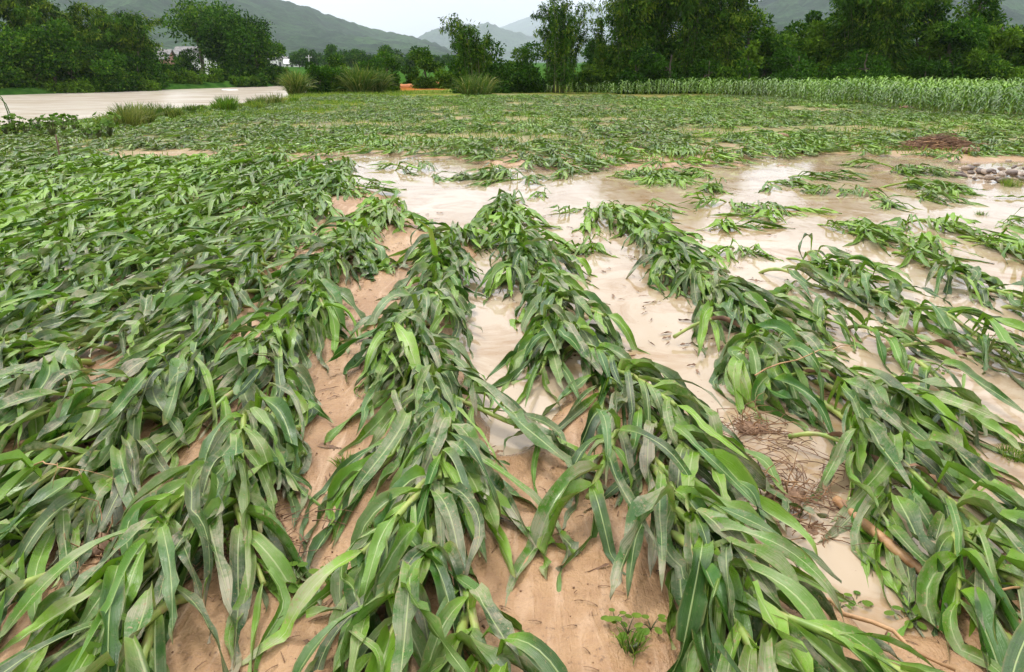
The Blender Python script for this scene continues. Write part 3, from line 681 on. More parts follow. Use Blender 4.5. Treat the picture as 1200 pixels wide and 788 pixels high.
def util_pole(px, Y, h, label):
    x = X_at(px, Y); root = empty('utility_pole', (x, Y, float(ground_z(x, Y)))); meta(root, label, 'utility pole')
    mobj('shaft', *tube(curve_pts((0, 0, -.2), (0, 0, h), 0, 6), np.linspace(.13, .09, 6), 8), M_CONC, root)
    g = Geo(); g.add(*box(0, 0, h - .45, 1.1, .09, .09)); a = g.obj('crossarm', M_CONC, root, sm=False)
    for s in (-.45, 0, .45): mobj('insulator', *tube([(s, 0, h - .36), (s, 0, h - .2)], [.045, .03], 6), M_PLASTER, a)
util_pole(187, 78, 3.1, 'pale concrete utility pole on the terrace across the river')
util_pole(363, 150, 3.0, 'faint utility pole standing on the plain right of the white shed')

# ------------------------------------------------------------------ maize
def leaf_strip(p0, d0, s0, L, Wd, rg, seg=16, nx=4, grav=3.0, fold=.35, ruffle=.12, twist=.3, floor_m=0.0, mound=.38, lowf=.012, wash=0.0, stiff=.25, tgt=None, wide=9.0):
    """one maize blade: leaves the stalk, arches, hangs and settles on whatever lies under it"""
    p = np.array(p0, float); d = np.array(d0, float); d /= np.linalg.norm(d); s = np.array(s0, float)
    ds = L / seg; f1, f2 = rg.uniform(4, 9), rg.uniform(0, 6.28); amp = ruffle * Wd
    us = np.linspace(-1, 1, nx + 1); rows = []; kink = rg.uniform(.25, .8) if rg.uniform() < .45 else 2
    if tgt is None and rg.uniform() < .14: us = np.linspace(-1, rg.uniform(-.1, .4), nx + 1) * (1 if rg.uniform() < .5 else -1); us = np.sort(us)
    jag = rg.uniform(.0, .22) if tgt is None else 0
    ph = 0.0; kick = 0; side_drift = rg.normal(0, .4)
    tgt = np.array([np.sign(p0[0] + d[0]) * abs(rg.normal(0, .2)) if tgt is None else tgt[0], -wash if tgt is None else tgt[1], -1.0]); tgt /= np.linalg.norm(tgt)
    for i in range(seg + 1):
        t = i / seg
        s = s - d * np.dot(s, d); s /= np.linalg.norm(s) + 1e-9; nrm = np.cross(s, d)
        if nrm[2] < 0 and i == 0: s = -s; nrm = -nrm
        a = ph + twist * t; ca, sa = math.cos(a), math.sin(a); s2 = s * ca + nrm * sa; n2 = nrm * ca - s * sa
        wv = Wd * .5 * ((.28 + .72 * min(1, t / .22) ** .8) * max(0, 1 - max(0, (t - .35) / .65) ** 1.9) ** .9 + .002) * (1 - jag * rg.uniform(0, 1) * (t > .15))
        fo = fold * (1.4 - t)
        off = us[:, None] * s2 * wv + n2 * (np.abs(us)[:, None] ** 1.3 * wv * fo)
        off = off + n2 * (us[:, None] ** 2 * np.where(us > 0, np.sin(f1 * t * 2.2 + f2), np.sin(f1 * t * 2.7 + f2 + 2))[:, None] * amp)
        rows.append(p + off)
        if kink < t: kick = 5.0; kink = 2; twist += rg.normal(0, 1.2); d[:2] += rg.normal(0, .45, 2)
        rate = grav * (stiff + 1.9 * t) * (1 if kick == 0 else 2.2)
        d = d + (tgt - d) * min(.6, rate * ds); d[:2] += np.array([side_drift, 0]) * ds * (.2 + t * .6)
        if abs(p[0]) > wide: d[0] -= math.copysign(min(.9, (abs(p[0]) - wide) * 4.5), p[0])
        d /= np.linalg.norm(d)
        p = p + d * ds
        fl = lowf + floor_m * max(0., 1 - (p[0] / mound) ** 2)
        if p[2] < fl:
            p[2] = fl + .004; d[2] = max(d[2], .02 + rg.uniform(-.1, .15)); hn_ = math.hypot(d[0], d[1])
            if hn_ < .5: d[:2] += np.array([np.sign(p[0]) * .10 + rg.normal(0, .22), -.6])
            d /= np.linalg.norm(d)
    V = np.array(rows); V[:, :, 2] = np.maximum(V[:, :, 2], lowf * .4)
    tt_ = np.linspace(0, 1, seg + 1)
    U = np.stack([np.repeat(((us + 1) / 2)[None, :], seg + 1, 0), np.repeat(tt_[:, None], nx + 1, 1)], -1).reshape(-1, 2)
    return V.reshape(-1, 3), grid_faces(seg + 1, nx + 1), U

def fallen_plant(rg, hi=True, scale=1.0, nleaf=None, muddy=.35, rise=1.0, flat=False, wide=.32):
    """a young maize plant pressed over towards local -Y. returns stalk (V,F) and a list of leaves"""
    S = rg.uniform(.62, .92) * scale; n = 12
    e0 = R(rg.uniform(24, 46)) * rise; e1 = R(rg.uniform(-22, 4)); az = rg.normal(0, .16)
    if flat: e0 = R(rg.uniform(5, 20)); e1 = R(rg.uniform(-8, 0))
    P = [np.array([0, 0, 0.0])]; D = []
    for i in range(n):
        t = i / (n - 1); e = e0 + (e1 - e0) * min(1, t * 1.6) ** .8; aa = az * (1 + t) + rg.normal(0, .02)
        d = np.array([math.sin(aa) * math.cos(e), -math.cos(aa) * math.cos(e), math.sin(e)]); D.append(d)
        q = P[-1] + d * S / n; q[2] = max(q[2], .03); P.append(q)
    P = np.array(P); D.append(D[-1]); D = np.array(D)
    rad = np.linspace(.0175, .0085, n + 1) * scale; rad[::3] *= 1.16
    stalk = tube(P, rad, 8 if hi else 4)
    leaves = []; k = nleaf or int(rg.integers(10, 14)); side = 1 if rg.uniform() < .5 else -1
    tb = rg.uniform(.1, .42)
    for j in range(k):
        t = tb + (1 - tb) * j / (k - 1); side = -side; i = min(n, int(t * n)); p0 = P[i] + np.array([0, 0, .004]); f = D[i]
        whorl = t > .72
        lat = np.array([1.0, 0, 0]) * side; up = np.array([0, 0, 1.0])
        if whorl: d0 = f * 1.0 + lat * rg.uniform(.05, .7) + up * rg.uniform(.0, .45)
        else: d0 = f * rg.uniform(.6, 1.0) + lat * rg.uniform(.15, .65) + up * rg.uniform(.0, .5)
        L = scale * rg.uniform(.56, .94) * (1 - .3 * abs(t - .55)); Wd = scale * (rg.uniform(.048, .078) if rg.uniform() < .7 else rg.uniform(.028, .05)) * (.8 if t < .3 else 1)
        if t > .93: L *= .75; Wd *= .75
        fm = rg.uniform(.0, .2) if rg.uniform() < .6 else 0.0
        s0 = np.cross(d0, up); lf = leaf_strip(p0, d0, s0, L, Wd, rg, 15 if hi else 5, 4 if hi else 2, (rg.uniform(4.0, 10.0) if rg.uniform() < .88 else 2.2) / scale, rg.uniform(.15, .55) if rg.uniform() < .65 else rg.uniform(.7, 1.3), rg.uniform(.10, .38), rg.normal(0, 1.2), fm, mound=.30, wash=rg.uniform(.15, 1.3), wide=wide * rg.uniform(.6, 1.75) if rg.uniform() < .88 else 9.0)
        fresh = np.clip((t - .5) * 1.3 + rg.normal(0, .2), 0, .9) if rg.uniform() < .75 else 0.
        mud = np.clip(rg.normal(muddy - .15, .32) + (.25 if t < .4 else 0), 0, 1)
        leaves.append((lf, np.array([rg.uniform(0, 1) ** 1.3, mud, fresh])))
    return stalk, leaves, P

def roots_geo(rg, r=.07, n=26):
    g = Geo()
    for _ in range(n):
        d = rg.normal(size=3); d[2] = d[2] * .16 - .06; d /= np.linalg.norm(d)
        P = [np.zeros(3)]
        for i in range(6): P.append(P[-1] + d * r * rg.uniform(.12, .4)); d = d + rg.normal(0, .6, 3) * np.array([1, 1, .45]) + np.array([0, 0, -.15]); d /= np.linalg.norm(d)
        P = np.array(P); P[:, 2] = np.maximum(P[:, 2], -.02); g.add(*tube(P, np.linspace(.0042, .0014, len(P)), 4))
    return g

# rows as they run away from the camera
def row_px(pts, z=.12): return [px2w(x, y, z)[:2] for x, y in pts]
ROWS = [
 ('centre', row_px([(570, 860), (545, 770), (520, 640), (500, 500), (486, 410), (500, 340), (535, 285), (560, 255)]), 'row between mud channel and puddle furrow'),
 ('mid right', row_px([(950, 880), (880, 770), (800, 640), (745, 530), (695, 440), (645, 350), (610, 290), (590, 250), (575, 232)]), 'row right of the puddle furrow'),
 ('right', row_px([(1300, 850), (1215, 700), (1108, 575), (1005, 470), (905, 395), (830, 340), (775, 290), (735, 262), (690, 240)]), 'row over the pale fallen cane'),
 ('outer right', row_px([(1150, 488), (1100, 445), (1040, 400), (960, 345), (885, 305)]), '2nd row right of the puddle furrow'),
 ('water', row_px([(1560, 628), (1330, 500), (1230, 445), (1150, 400), (1060, 350), (1000, 310), (950, 285)]), '3rd row right of the puddle furrow'),
 ('water', row_px([(1640, 512), (1330, 400), (1220, 360), (1140, 325), (1070, 292), (1010, 262), (960, 248)]), '4th row right of the puddle furrow'),
 ('water', row_px([(1640, 402), (1330, 330), (1220, 298), (1150, 272), (1085, 255), (1040, 245)]), 'last water row before the stone pile'),
 ('channel left', row_px([(95, 860), (150, 760), (238, 600), (288, 480), (334, 390), (388, 310), (432, 262), (460, 232)]), 'row edging the mud channel on the left'),
]
for k in range(1, 13):
    pts = [(-.84 - .56 * k - .10 * Y, Y) for Y in (1.2, 3, 5, 8, 11, 14)]
    ROWS.append(('left', pts, f'{ordinal(k + 1)} row left of the mud channel'))

def resample(pts, step, rg, y0=None):
    P = np.array(pts); seg = np.linalg.norm(np.diff(P, axis=0), axis=1); cum = np.concatenate([[0], np.cumsum(seg)])
    out = []; s = rg.uniform(0, step * .5)
    while s < cum[-1]:
        x = np.interp(s, cum, P[:, 0]); y = np.interp(s, cum, P[:, 1]); x2 = np.interp(s + .1, cum, P[:, 0]); y2 = np.interp(s + .1, cum, P[:, 1])
        out.append((x, y, math.atan2(x2 - x, y2 - y))); s += step * rg.uniform(.7, 1.3)
    return out

def gap(x, y):                      # bare places: True where nothing grows
    return False
plants = []
for name, pts, phrase in ROWS:
    step = .165 if name in ('left',) else (.17 if name in ('centre', 'mid right', 'right', 'channel left') else .44)
    for (x, y, a) in resample(pts, step, rg):
        x += rg.normal(0, .045); n_ = vnoise(np.array(x * 1.3), np.array(y * 1.1), 55)
        if name == 'water' and n_ < .30: continue
        if y > 14: continue
        if abs(x) > .70 * y + (1.1 if x < 0 else 2.6): continue
        yaw = -a + rg.normal(0, .2 if name == 'left' else .13)
        if name == 'left': yaw += -.25
        plants.append([x, y + .35, yaw, phrase, name])
plants.sort(key=lambda p: p[1])
# beyond the rows: fill the flattened field
EDGE = [px2w(x, y)[:2] for x, y in [(-80, 160), (0, 152), (120, 144), (200, 132), (300, 124), (345, 119), (420, 114), (480, 109), (560, 105), (640, 103), (1300, 103), (1400, 180)]]
FIELD = [(-14, 9), *EDGE, (16, 9), (12, 6), (-9, 6)]
far = []
for j in range(13000):
    y = math.sqrt(rg.uniform(8.5 ** 2, 42 ** 2)); x = rg.uniform(-.78, .84) * y
    far.append((x, y))
far = np.array(far); near_row = np.zeros(len(far), bool)
inside = sdf_poly(far[:, 0], far[:, 1], FIELD) < 0
pond_d = sdf_poly(far[:, 0], far[:, 1], POND)
wet_d = sdf_poly(far[:, 0], far[:, 1], FAR_WET)
cl_ = vnoise(far[:, 0] * .9, far[:, 1] * .55, 91)
keep = inside & (pond_d > .15) & ((wet_d > .1) | (cl_ > .66)) & (far[:, 1] > 12.0) & (vnoise(far[:, 0] * .45, far[:, 1] * .8, 33) > .27)
keep |= inside & (pond_d < 0) & (far[:, 1] > 11) & (cl_ > .76)
keep |= inside & (pond_d < 0) & (far[:, 1] > 9) & (far[:, 1] < 11.5) & (cl_ > .85) & (far[:, 0] > -1)
keep |= inside & (pond_d > .1) & (far[:, 1] > 10.5) & (far[:, 1] <= 12.0) & (far[:, 0] < -2)
far = far[keep]
ang_left = lambda x: -.25 if x < 0 else .1

N_IND = 300
order = sorted(range(len(plants)), key=lambda i: plants[i][1] ** 2 + plants[i][0] ** 2 + (900 if abs(plants[i][0]) > .68 * plants[i][1] + .9 else 0))
ind = set(order[:N_IND]); cnt = {}
def plant_z(x, y): return max(float(ground_z(x, y)), -.015)

variants = []
for k in range(34):
    variants.append(fallen_plant(rg, True, rg.uniform(.85, 1.05), wide=.24))
def geo_of(stalk, leaves):
    g = Geo()
    for (V, Fq, U), c in leaves: g.add(V, Fq, U, c)
    return g
var_mesh = []
n_sep = 0
row_count = {}
ADJ = ['flattened', 'washed over', 'mud streaked', 'pressed down', 'drooping', 'bent over']
for rank, i in enumerate(sorted(ind, key=lambda i: (plants[i][3], plants[i][1]))):
    x, y, yaw, phrase, name = plants[i]
    row_count[phrase] = row_count.get(phrase, 0) + 1
    lab = f"{ordinal(row_count[phrase])} flattened maize plant from the camera, {phrase}"
    near = order.index(i) < 175
    root = empty('maize_plant', (x, y, plant_z(x, y)), yaw); meta(root, lab, 'maize plant', 'flattened maize plants in the near rows')
    if near:
        sc_ = rg.uniform(.88, 1.12) * (.86 if name == 'water' or 'right of' in phrase and name != 'mid right' else 1)
        stalk, leaves, P = fallen_plant(rg, True, sc_, muddy=.4 if y > 4.5 else .5, rise=rg.uniform(.75, 1.15) * (.75 if name in ('water', 'outer right', 'right') else 1), flat=rg.uniform() < .12, wide={'left': .5, 'water': .24, 'centre': .21, 'channel left': .22}.get(name, .25))
        mobj('stalk', *stalk, M_STALK, root)
        for (V, Fq, U), c in leaves: mobj('leaf', V, Fq, M_LEAF, root, U, np.tile(c, (len(V), 1)))
        if rg.uniform() < .3: roots_geo(rg).obj('roots', M_ROOT, root)
    else:
        vi = int(rg.integers(0, len(variants)))
        while len(var_mesh) <= vi: 
            st, lv, P = variants[len(var_mesh)]; var_mesh.append((build_mesh('stalk', *st, M_STALK), geo_of(st, lv).mesh('leaves', M_LEAF)))
        link('stalk', var_mesh[vi][0], root); link('leaves', var_mesh[vi][1], root)

# the rest, farther off: one mass
lows = [fallen_plant(rg, False, rg.uniform(.85, 1.05), nleaf=11, rise=rg.uniform(.3, .85)) for _ in range(40)]
lowg = []
for st, lv, P in lows:
    g = geo_of(st, lv); g.add(st[0], st[1], None, np.array([.5, .1, .6])); lowg.append(g.arr())
def place_all(items, lib, rg, zf):
    g = Geo()
    for (x, y, yaw, sc_) in items:
        V, Fq, U, C = lib[int(rg.integers(0, len(lib)))]; c, s = math.cos(yaw) * sc_, math.sin(yaw) * sc_
        W_ = np.stack([V[:, 0] * c - V[:, 1] * s + x, V[:, 0] * s + V[:, 1] * c + y, V[:, 2] * sc_ + zf(x, y)], -1)
        C2 = C.copy(); C2[:, 0] = np.clip(C2[:, 0] * .8 + rg.uniform(0, .3), 0, 1); pn = float(vnoise(np.array(x * .35), np.array(y * .22), 201)); C2[:, 2] = np.clip(C2[:, 2] + max(0, pn - .35) * 1.7 * rg.uniform(0, 1), 0, .9); C2[:, 1] = np.clip(C2[:, 1] + (.5 - pn) * .5, 0, 1); g.add(W_, Fq, U, C2)
    return g
items = [(plants[i][0], plants[i][1], plants[i][2], 1.0) for i in range(len(plants)) if i not in ind]
items += [(x, y, (-.3 if x < 0 else .15) + rg.normal(0, .7), rg.uniform(.5, .85) * (1 - .2 * float(smooth(14, 30, y)))) for x, y in far]
CLUMPS = [(462, 196), (540, 205), (598, 196), (620, 228), (682, 288), (740, 200), (790, 212), (850, 205), (822, 218), (905, 215), (940, 205), (985, 222), (1012, 224), (700, 245), (745, 240), (770, 252), (870, 240), (905, 246), (930, 250), (960, 262), (1060, 240), (1105, 258), (1090, 216), (1120, 222), (1175, 290), (1190, 262), (655, 200), (700, 205), (1010, 262), (845, 262), (880, 290), (905, 300)]
for cx_, cy_ in CLUMPS:
    x, y, _ = px2w(cx_, cy_, .05)
    for k in range(3): items.append((x + rg.normal(0, .2), y + .3 + rg.normal(0, .15), rg.normal(0, .5), rg.uniform(.5, .85)))
BARE = [(px2w(1165, 207)[:2], .95), (px2w(1205, 208)[:2], .95), (px2w(1100, 178)[:2], .75), (px2w(1140, 214)[:2], .7)]
items = [it for it in items if all(math.hypot(it[0] - c[0], it[1] - .35 - c[1]) > r for c, r in BARE)]
g = place_all(items, lowg, rg, plant_z)
o = g.obj('flattened_maize', M_LEAF); meta(o, 'washed down maize covering the field beyond the near rows', 'maize crop', None, 'stuff')

# standing maize at the back
def standing_plant(rg, h=1.1, lean=.0, seg=5):
    g = Geo(); n = 7; a = rg.uniform(0, 6.28); tip = np.array([math.cos(a) * lean * h, math.sin(a) * lean * h, h * .72]); P = curve_pts((0, 0, 0), tip, 0, n)
    V, Fq = tube(P, np.linspace(.016, .007, n), 4); g.add(V, Fq, None, np.array([.4, .1, .5]))
    a0 = rg.uniform(0, 6.28)
    for j in range(9):
        t = .2 + .8 * j / 8; q = tip * t; aa = a0 + (j % 2) * math.pi + rg.normal(0, .35)
        d0 = np.array([math.cos(aa) * .55, math.sin(aa) * .55, .95 + .5 * t]); s0 = np.cross(d0, (0, 0, 1.))
        lf = leaf_strip(q, d0, s0, rg.uniform(.42, .62) * h, rg.uniform(.055, .085), rg, seg, 2, 3.6, .3, .1, rg.normal(0, .3), 0, stiff=.35, tgt=(d0[0], d0[1], -1))
        g.add(*lf, np.array([rg.uniform(0, 1), .05, np.clip(rg.normal(.0 + .1 * t, .1), 0, .7)]))
    return g
STAND = [px2w(x, y)[:2] for x, y in [(1330, 146), (1200, 139), (1120, 136), (1050, 130), (960, 121), (900, 117), (820, 114), (740, 113), (670, 111), (612, 109)]] + [(.6, 47), (36, 47)]
st = []
Yr = 22.0
while Yr < 47:
    Xr = -2.0
    while Xr < 34:
        st.append((Xr + rg.normal(0, .07), Yr + rg.normal(0, .07))); Xr += .36
    Yr += .52
st = np.array(st); dS = sdf_poly(st[:, 0], st[:, 1], STAND) + .5 * fbm(st[:, 0] * .5, st[:, 1] * .5, 3, 63)
ok = (dS < 0) & (np.abs(st[:, 0]) < .72 * st[:, 1] + 1); st = st[ok]; dS = dS[ok]
oS = np.argsort(st[:, 1] + (dS < -1.6) * 6.0)
smesh = [standing_plant(rg, rg.uniform(.95, 1.15), rg.uniform(0, .18)).mesh('standing_maize', M_LEAF) for _ in range(22)]
front = [tuple(st[i]) for i in oS[:260]]; front.sort(key=lambda p: (round(p[1] / 1.3), p[0]))
band = {}
for (x, y) in front:
    b = int(round(y / 1.3)); band[b] = band.get(b, 0) + 1
bk = {b: i + 1 for i, b in enumerate(sorted(band))}; cnt = {}
for (x, y) in front:
    b = int(round(y / 1.3)); cnt[b] = cnt.get(b, 0) + 1
    o = link('standing_maize', smesh[int(rg.integers(0, 22))], None, (x, y, plant_z(x, y))); o.rotation_euler = (0, 0, rg.uniform(0, 6.28)); s_ = rg.uniform(.62, 1.04) * (.68 + .32 * float(smooth(1, 13, x))); o.scale = (s_, s_, s_)
    meta(o, f'upright maize plant, {ordinal(cnt[b])} from the left in the {ordinal(bk[b])} standing rank', 'maize plant', 'upright maize at the front edge of the surviving crop')
lib = [standing_plant(rg, rg.uniform(.95, 1.15), rg.uniform(0, .15), 4).arr() for _ in range(22)]
g = place_all([(st[i][0], st[i][1], rg.uniform(0, 6.28), rg.uniform(.62, 1.0) * (.68 + .32 * float(smooth(1, 13, st[i][0])))) for i in oS[260:]], lib, rg, plant_z)
o = g.obj('standing_maize_field', M_LEAF); meta(o, 'surviving upright maize crop filling the field before the bamboo', 'maize crop', None, 'stuff')

# ------------------------------------------------------------------ small things
def grass_patch(name, pts, n, h, label, wdt=.006, mat=None, yel=.4):
    pts = np.array(pts); P = np.stack([pts[:, 0], pts[:, 1], np.maximum(ground_z(pts[:, 0], pts[:, 1]), -.4)], -1); m = len(P)
    D = rg.normal(0, .45, (m, 3)); D[:, 2] = 1
    tv = np.stack([rg.uniform(0, 1, m), (rg.uniform(size=m) < yel) * rg.uniform(.2, 1, m), np.zeros(m)], -1)
    V, Fq, C = blades(P, D, h * rg.uniform(.5, 1.4, m), np.full(m, wdt), 3, 1.2, tv, rg)
    o = mobj(name, V, Fq, mat or M_WEED, col=C, sm=False); meta(o, label, 'grass', None, 'stuff')
cand = np.stack([rg.uniform(-26, 8, 90000), rg.uniform(18, 50, 90000)], -1)
r_ = river_d(cand[:, 0], cand[:, 1]); bg_ = sdf_poly(cand[:, 0], cand[:, 1], BANKG)
ck = (((r_ > .1) & (r_ < 2.2)) | (bg_ < .3)) & (vnoise(cand[:, 0] * .8, cand[:, 1] * .5, 71) > .28)
grass_patch('bank_grass', cand[ck], 0, .16, 'yellow green grass along the near river bank', .02, None, .6)
cand = np.stack([rg.uniform(-20, 22, 60000), rg.uniform(12, 40, 60000)], -1)
ck = (sdf_poly(cand[:, 0], cand[:, 1], FIELD) < 0) & (vnoise(cand[:, 0] * .6, cand[:, 1] * .35, 72) > .52) & (sdf_poly(cand[:, 0], cand[:, 1], POND) > .2) & (sdf_poly(cand[:, 0], cand[:, 1], FAR_WET) > .3)
grass_patch('field_grass', cand[ck], 0, .12, 'short bright weeds between the flattened maize far off', .02, None, .5)

def seedling(px, py, r, label, round_=True, nst=6):
    x, y, _ = px2w(px, py, .03); z = plant_z(x, y); root = empty('seedling', (x, y, z)); meta(root, label, 'seedling', 'small weeds sprouting from the silt')
    g = Geo(); stg = Geo()
    for k in range(nst):
        a = 6.283 * k / nst + rg.uniform(-.4, .4); rr = r * rg.uniform(.5, 1.1); q = np.array([math.cos(a) * rr, math.sin(a) * rr, rg.uniform(.25, .7) * r + .01])
        stg.add(*tube(curve_pts((0, 0, 0), q, r * .15, 5), np.linspace(.0018, .0012, 5), 4))
        m = 9; ang = np.linspace(0, 2 * np.pi, m, endpoint=False); la, lb_ = r * .42, r * (.34 if round_ else .16); u = np.array([math.cos(a), math.sin(a), -.2]); s = np.array([-math.sin(a), math.cos(a), 0])
        rings = []
        for f, dz in ((.02, -.08), (.55, -.03), (1.0, .02)): rings.append(q + u * la * .9 + f * (np.cos(ang)[:, None] * u * la + np.sin(ang)[:, None] * s * lb_) + np.array([0, 0, dz * r]))
        g.add(np.concatenate(rings), grid_faces(3, m, True), None, np.array([rg.uniform(.2, .9), rg.uniform(0, .3), 0]))
    stg.obj('stems', M_CULM, root); g.obj('leaves', M_WEED, root)
SEED = [(322, 668, .045, 'round leaved seedling beside the left roots on bare silt'), (345, 690, .05, 'larger round leaved seedling below the first one on the silt'), (318, 690, .03, 'tiny seedling left of the larger round leaved one'),
        (382, 682, .03, 'seedling between round leaved weeds and grass tuft'), (735, 748, .045, 'round leaved seedling in the silt between the two central rows'), (762, 744, .035, 'small seedling right of its round leaved neighbour between rows'), (720, 735, .03, 'tiny seedling nearest the central row tips'),
        (1005, 697, .035, 'seedling floating in the puddle left of the cane'), (1065, 716, .04, 'leafy seedling under the lower half of the cane'), (1088, 712, .03, 'small seedling just below the cane'),
        (1105, 430, .03, 'tiny green sprout on the water right of the cane row'), (985, 705, .02, 'smallest sprout at the puddle shore')]
for a in SEED: seedling(*a)
def tuft(px, py, r, n, label, dry=.2, hgt=.06):
    x, y, _ = px2w(px, py, .02); reed_clump('grass_tuft', x, y, hgt, r * 2, rg, n, label, 'grass tufts on the silt', M_WEED, plant_z(x, y), 'grass tuft', .004, 1.6, dry)
tuft(440, 640, .07, 120, 'small green grass tuft on the bare mud channel'); tuft(395, 690, .05, 90, 'thin grass tuft at the lower mud channel', .3)
tuft(405, 555, .06, 80, 'muddy grass tuft at the upper mud channel', .4); tuft(1190, 530, .10, 220, 'muddy grass tussock standing in water at the right border', .5, .05)
tuft(740, 770, .05, 70, 'sparse grass tuft near the bottom border between rows', .3); tuft(1150, 250, .10, 90, 'grass tuft in the far water on the right', .3)

def root_ball(px, py, r, label, n=110):
    x, y, _ = px2w(px, py, .05); root = empty('root_ball', (x, y, plant_z(x, y) + r * .12), rg.uniform(0, 6)); meta(root, label, 'root ball', 'uprooted maize root balls')
    roots_geo(rg, r * 1.9, n).obj('roots', M_ROOT, root)
    k = 12; th = np.linspace(.01, np.pi - .01, 9); ph = np.linspace(0, 2 * np.pi, k, endpoint=False)
    V = np.array([[math.sin(a) * math.cos(b), math.sin(a) * math.sin(b), math.cos(a) * .6] for a in th for b in ph]); V *= (r * (.8 + .7 * fbm(V[:, 0] * 2 + px, V[:, 1] * 2 + V[:, 2] * 1.5, 4, 4)))[:, None]; V[:, 2] *= .7
    mobj('soil', V, grid_faces(9, k, True), M_CLOD, root)
for a in [(882, 492, .085, 'reddish brown root ball at the water edge left of the cane row'), (925, 572, .095, 'dark tangled root ball just above the cane'), (288, 640, .08, 'tangled root ball by the round leaved seedlings'),
          (350, 352, .10, 'brown root ball among the channel side row, farther up'), (955, 610, .05, 'small root ball beside the upper end of the cane'), (410, 300, .08, 'dark root ball beside the upper mud channel'), (120, 640, .08, 'root ball half hidden under the near left leaves')]: root_ball(*a)

# pale fallen cane in three pieces of one length
a = np.array(px2w(980, 586, .02)); b = np.array(px2w(1235, 790, .07)); P = curve_pts(a, b, -.01, 28); rad = np.full(28, .0195)
for i in range(28):
    if i % 6 == 3: rad[i] = .0235
root = empty('fallen_cane', tuple(a)); meta(root, 'pale peeling cane stem lying half under leaves in the puddle', 'cane')
mobj('stem', *tube(P - a, rad, 14), M_POLE, root)
for k in range(9):
    i = rg.integers(1, 26); q = P[i] - a + np.array([rg.normal(0, .008), 0, .024]); dd = (P[i + 1] - P[i]); dd /= np.linalg.norm(dd)
    Vf, Ff, Uf = leaf_strip(q, dd + np.array([rg.normal(0, .3), 0, .15]), np.cross(dd, (0, 0, 1)), rg.uniform(.05, .12), .014, rg, 6, 2, 2, .2, .1, .5, 0); mobj('bark_strip', Vf, Ff, M_STRAW, root)
# sticks and twigs
def stick(p, r, label, bend=.02, m=None, zz=.04, branches=0):
    A = np.array(px2w(*p[0], zz)); B = np.array(px2w(*p[1], zz)); A[2] += p[2] if len(p) > 2 else 0
    root = empty('stick', tuple(A)); meta(root, label, 'stick', 'sticks and straws left by the flood')
    P = curve_pts(A, B, bend, 9, .008, rg) - A; mobj('stem', *tube(P, np.linspace(r, r * .5, 9), 6), m or M_TWIG, root)
    for k in range(branches):
        q = P[rg.integers(2, 7)]; mobj('twig', *tube(curve_pts(q, q + rg.normal(0, .08, 3) + np.array([0, 0, .03]), .01, 5), np.linspace(r * .5, r * .2, 5), 5), m or M_TWIG, root)
stick(((272, 412), (322, 425)), .004, 'thin dark twig poking from the left leaves', .02, None, .2, 2)
stick(((40, 545), (96, 560), .0), .003, 'pale dry straw lying on the near left leaves', .03, M_POLE, .28, 3)
stick(((345, 415), (400, 425)), .004, 'short red brown twig at the top of the mud channel', .01, M_ROOT, .03, 1)
stick(((800, 520), (858, 536)), .0035, 'thin black twig afloat right of the second row', .0, None, .004, 1)
stick(((690, 512), (708, 518)), .006, 'dark twig stub in the silt beside the puddle furrow', .0)
stick(((885, 440), (1000, 405)), .004, 'yellowish broken straw leaning over the cane row', .03, M_POLE, .22, 0)
stick(((1150, 700), (1230, 690)), .005, 'thin pale stick touching the lower cane end', .02, M_POLE, .1, 0)
stick(((930, 690), (1120, 786)), .009, 'long limp stalk dipping towards the bottom right border', .02, M_POLE, .10, 0)
for (p0_, p1_, lb) in [((900, 452), (960, 438), 'bare green stalk lying in water above the reddish root ball'), ((925, 512), (990, 520), 'bare stalk leaving the reddish root ball to the right'), ((1010, 512), (1090, 575), 'thick green stalk parallel to and above the pale cane'),
        ((790, 395), (850, 372), 'short bare stalk crossing the far part of the cane row'), ((1035, 412), (1110, 405), 'bare stalk at the head of the water row'), ((320, 430), (350, 470), 'cut pale green stalk stub in the channel side row')]:
    A = np.array(px2w(*p0_, .05)); B = np.array(px2w(*p1_, .09)); root = empty('broken_stalk', tuple(A)); meta(root, lb, 'maize stalk', 'bare broken maize stalks')
    P = curve_pts(A, B, .03, 10) - A; rr_ = np.linspace(.011, .009, 10); rr_[::3] *= 1.2; mobj('stem', *tube(P, rr_, 9), M_STALK, root)
    mobj('dry_leaf', *leaf_strip(P[6], (P[7] - P[6]) * 8 + np.array([.3, -.3, .2]), (1, 0, 0), .3, .035, rg, 10, 3, 6, .8, .3, 1.5, 0)[:2], M_STRAW, root)
x, y, _ = px2w(72, 198, 0); root = empty('wooden_stake', (x, y, plant_z(x, y))); meta(root, 'short dark stake standing among the far left maize', 'stake'); mobj('shaft', *tube([(0, 0, -.1), (.01, 0, .2), (.0, .01, .52)], [.016, .014, .012], 6), M_TWIG, root)
mobj('string', *tube([(0.012, .012, .40), (.02, .0, .41), (.05, -.02, .30)], [.004, .004, .003], 4), M_STRAW, root)
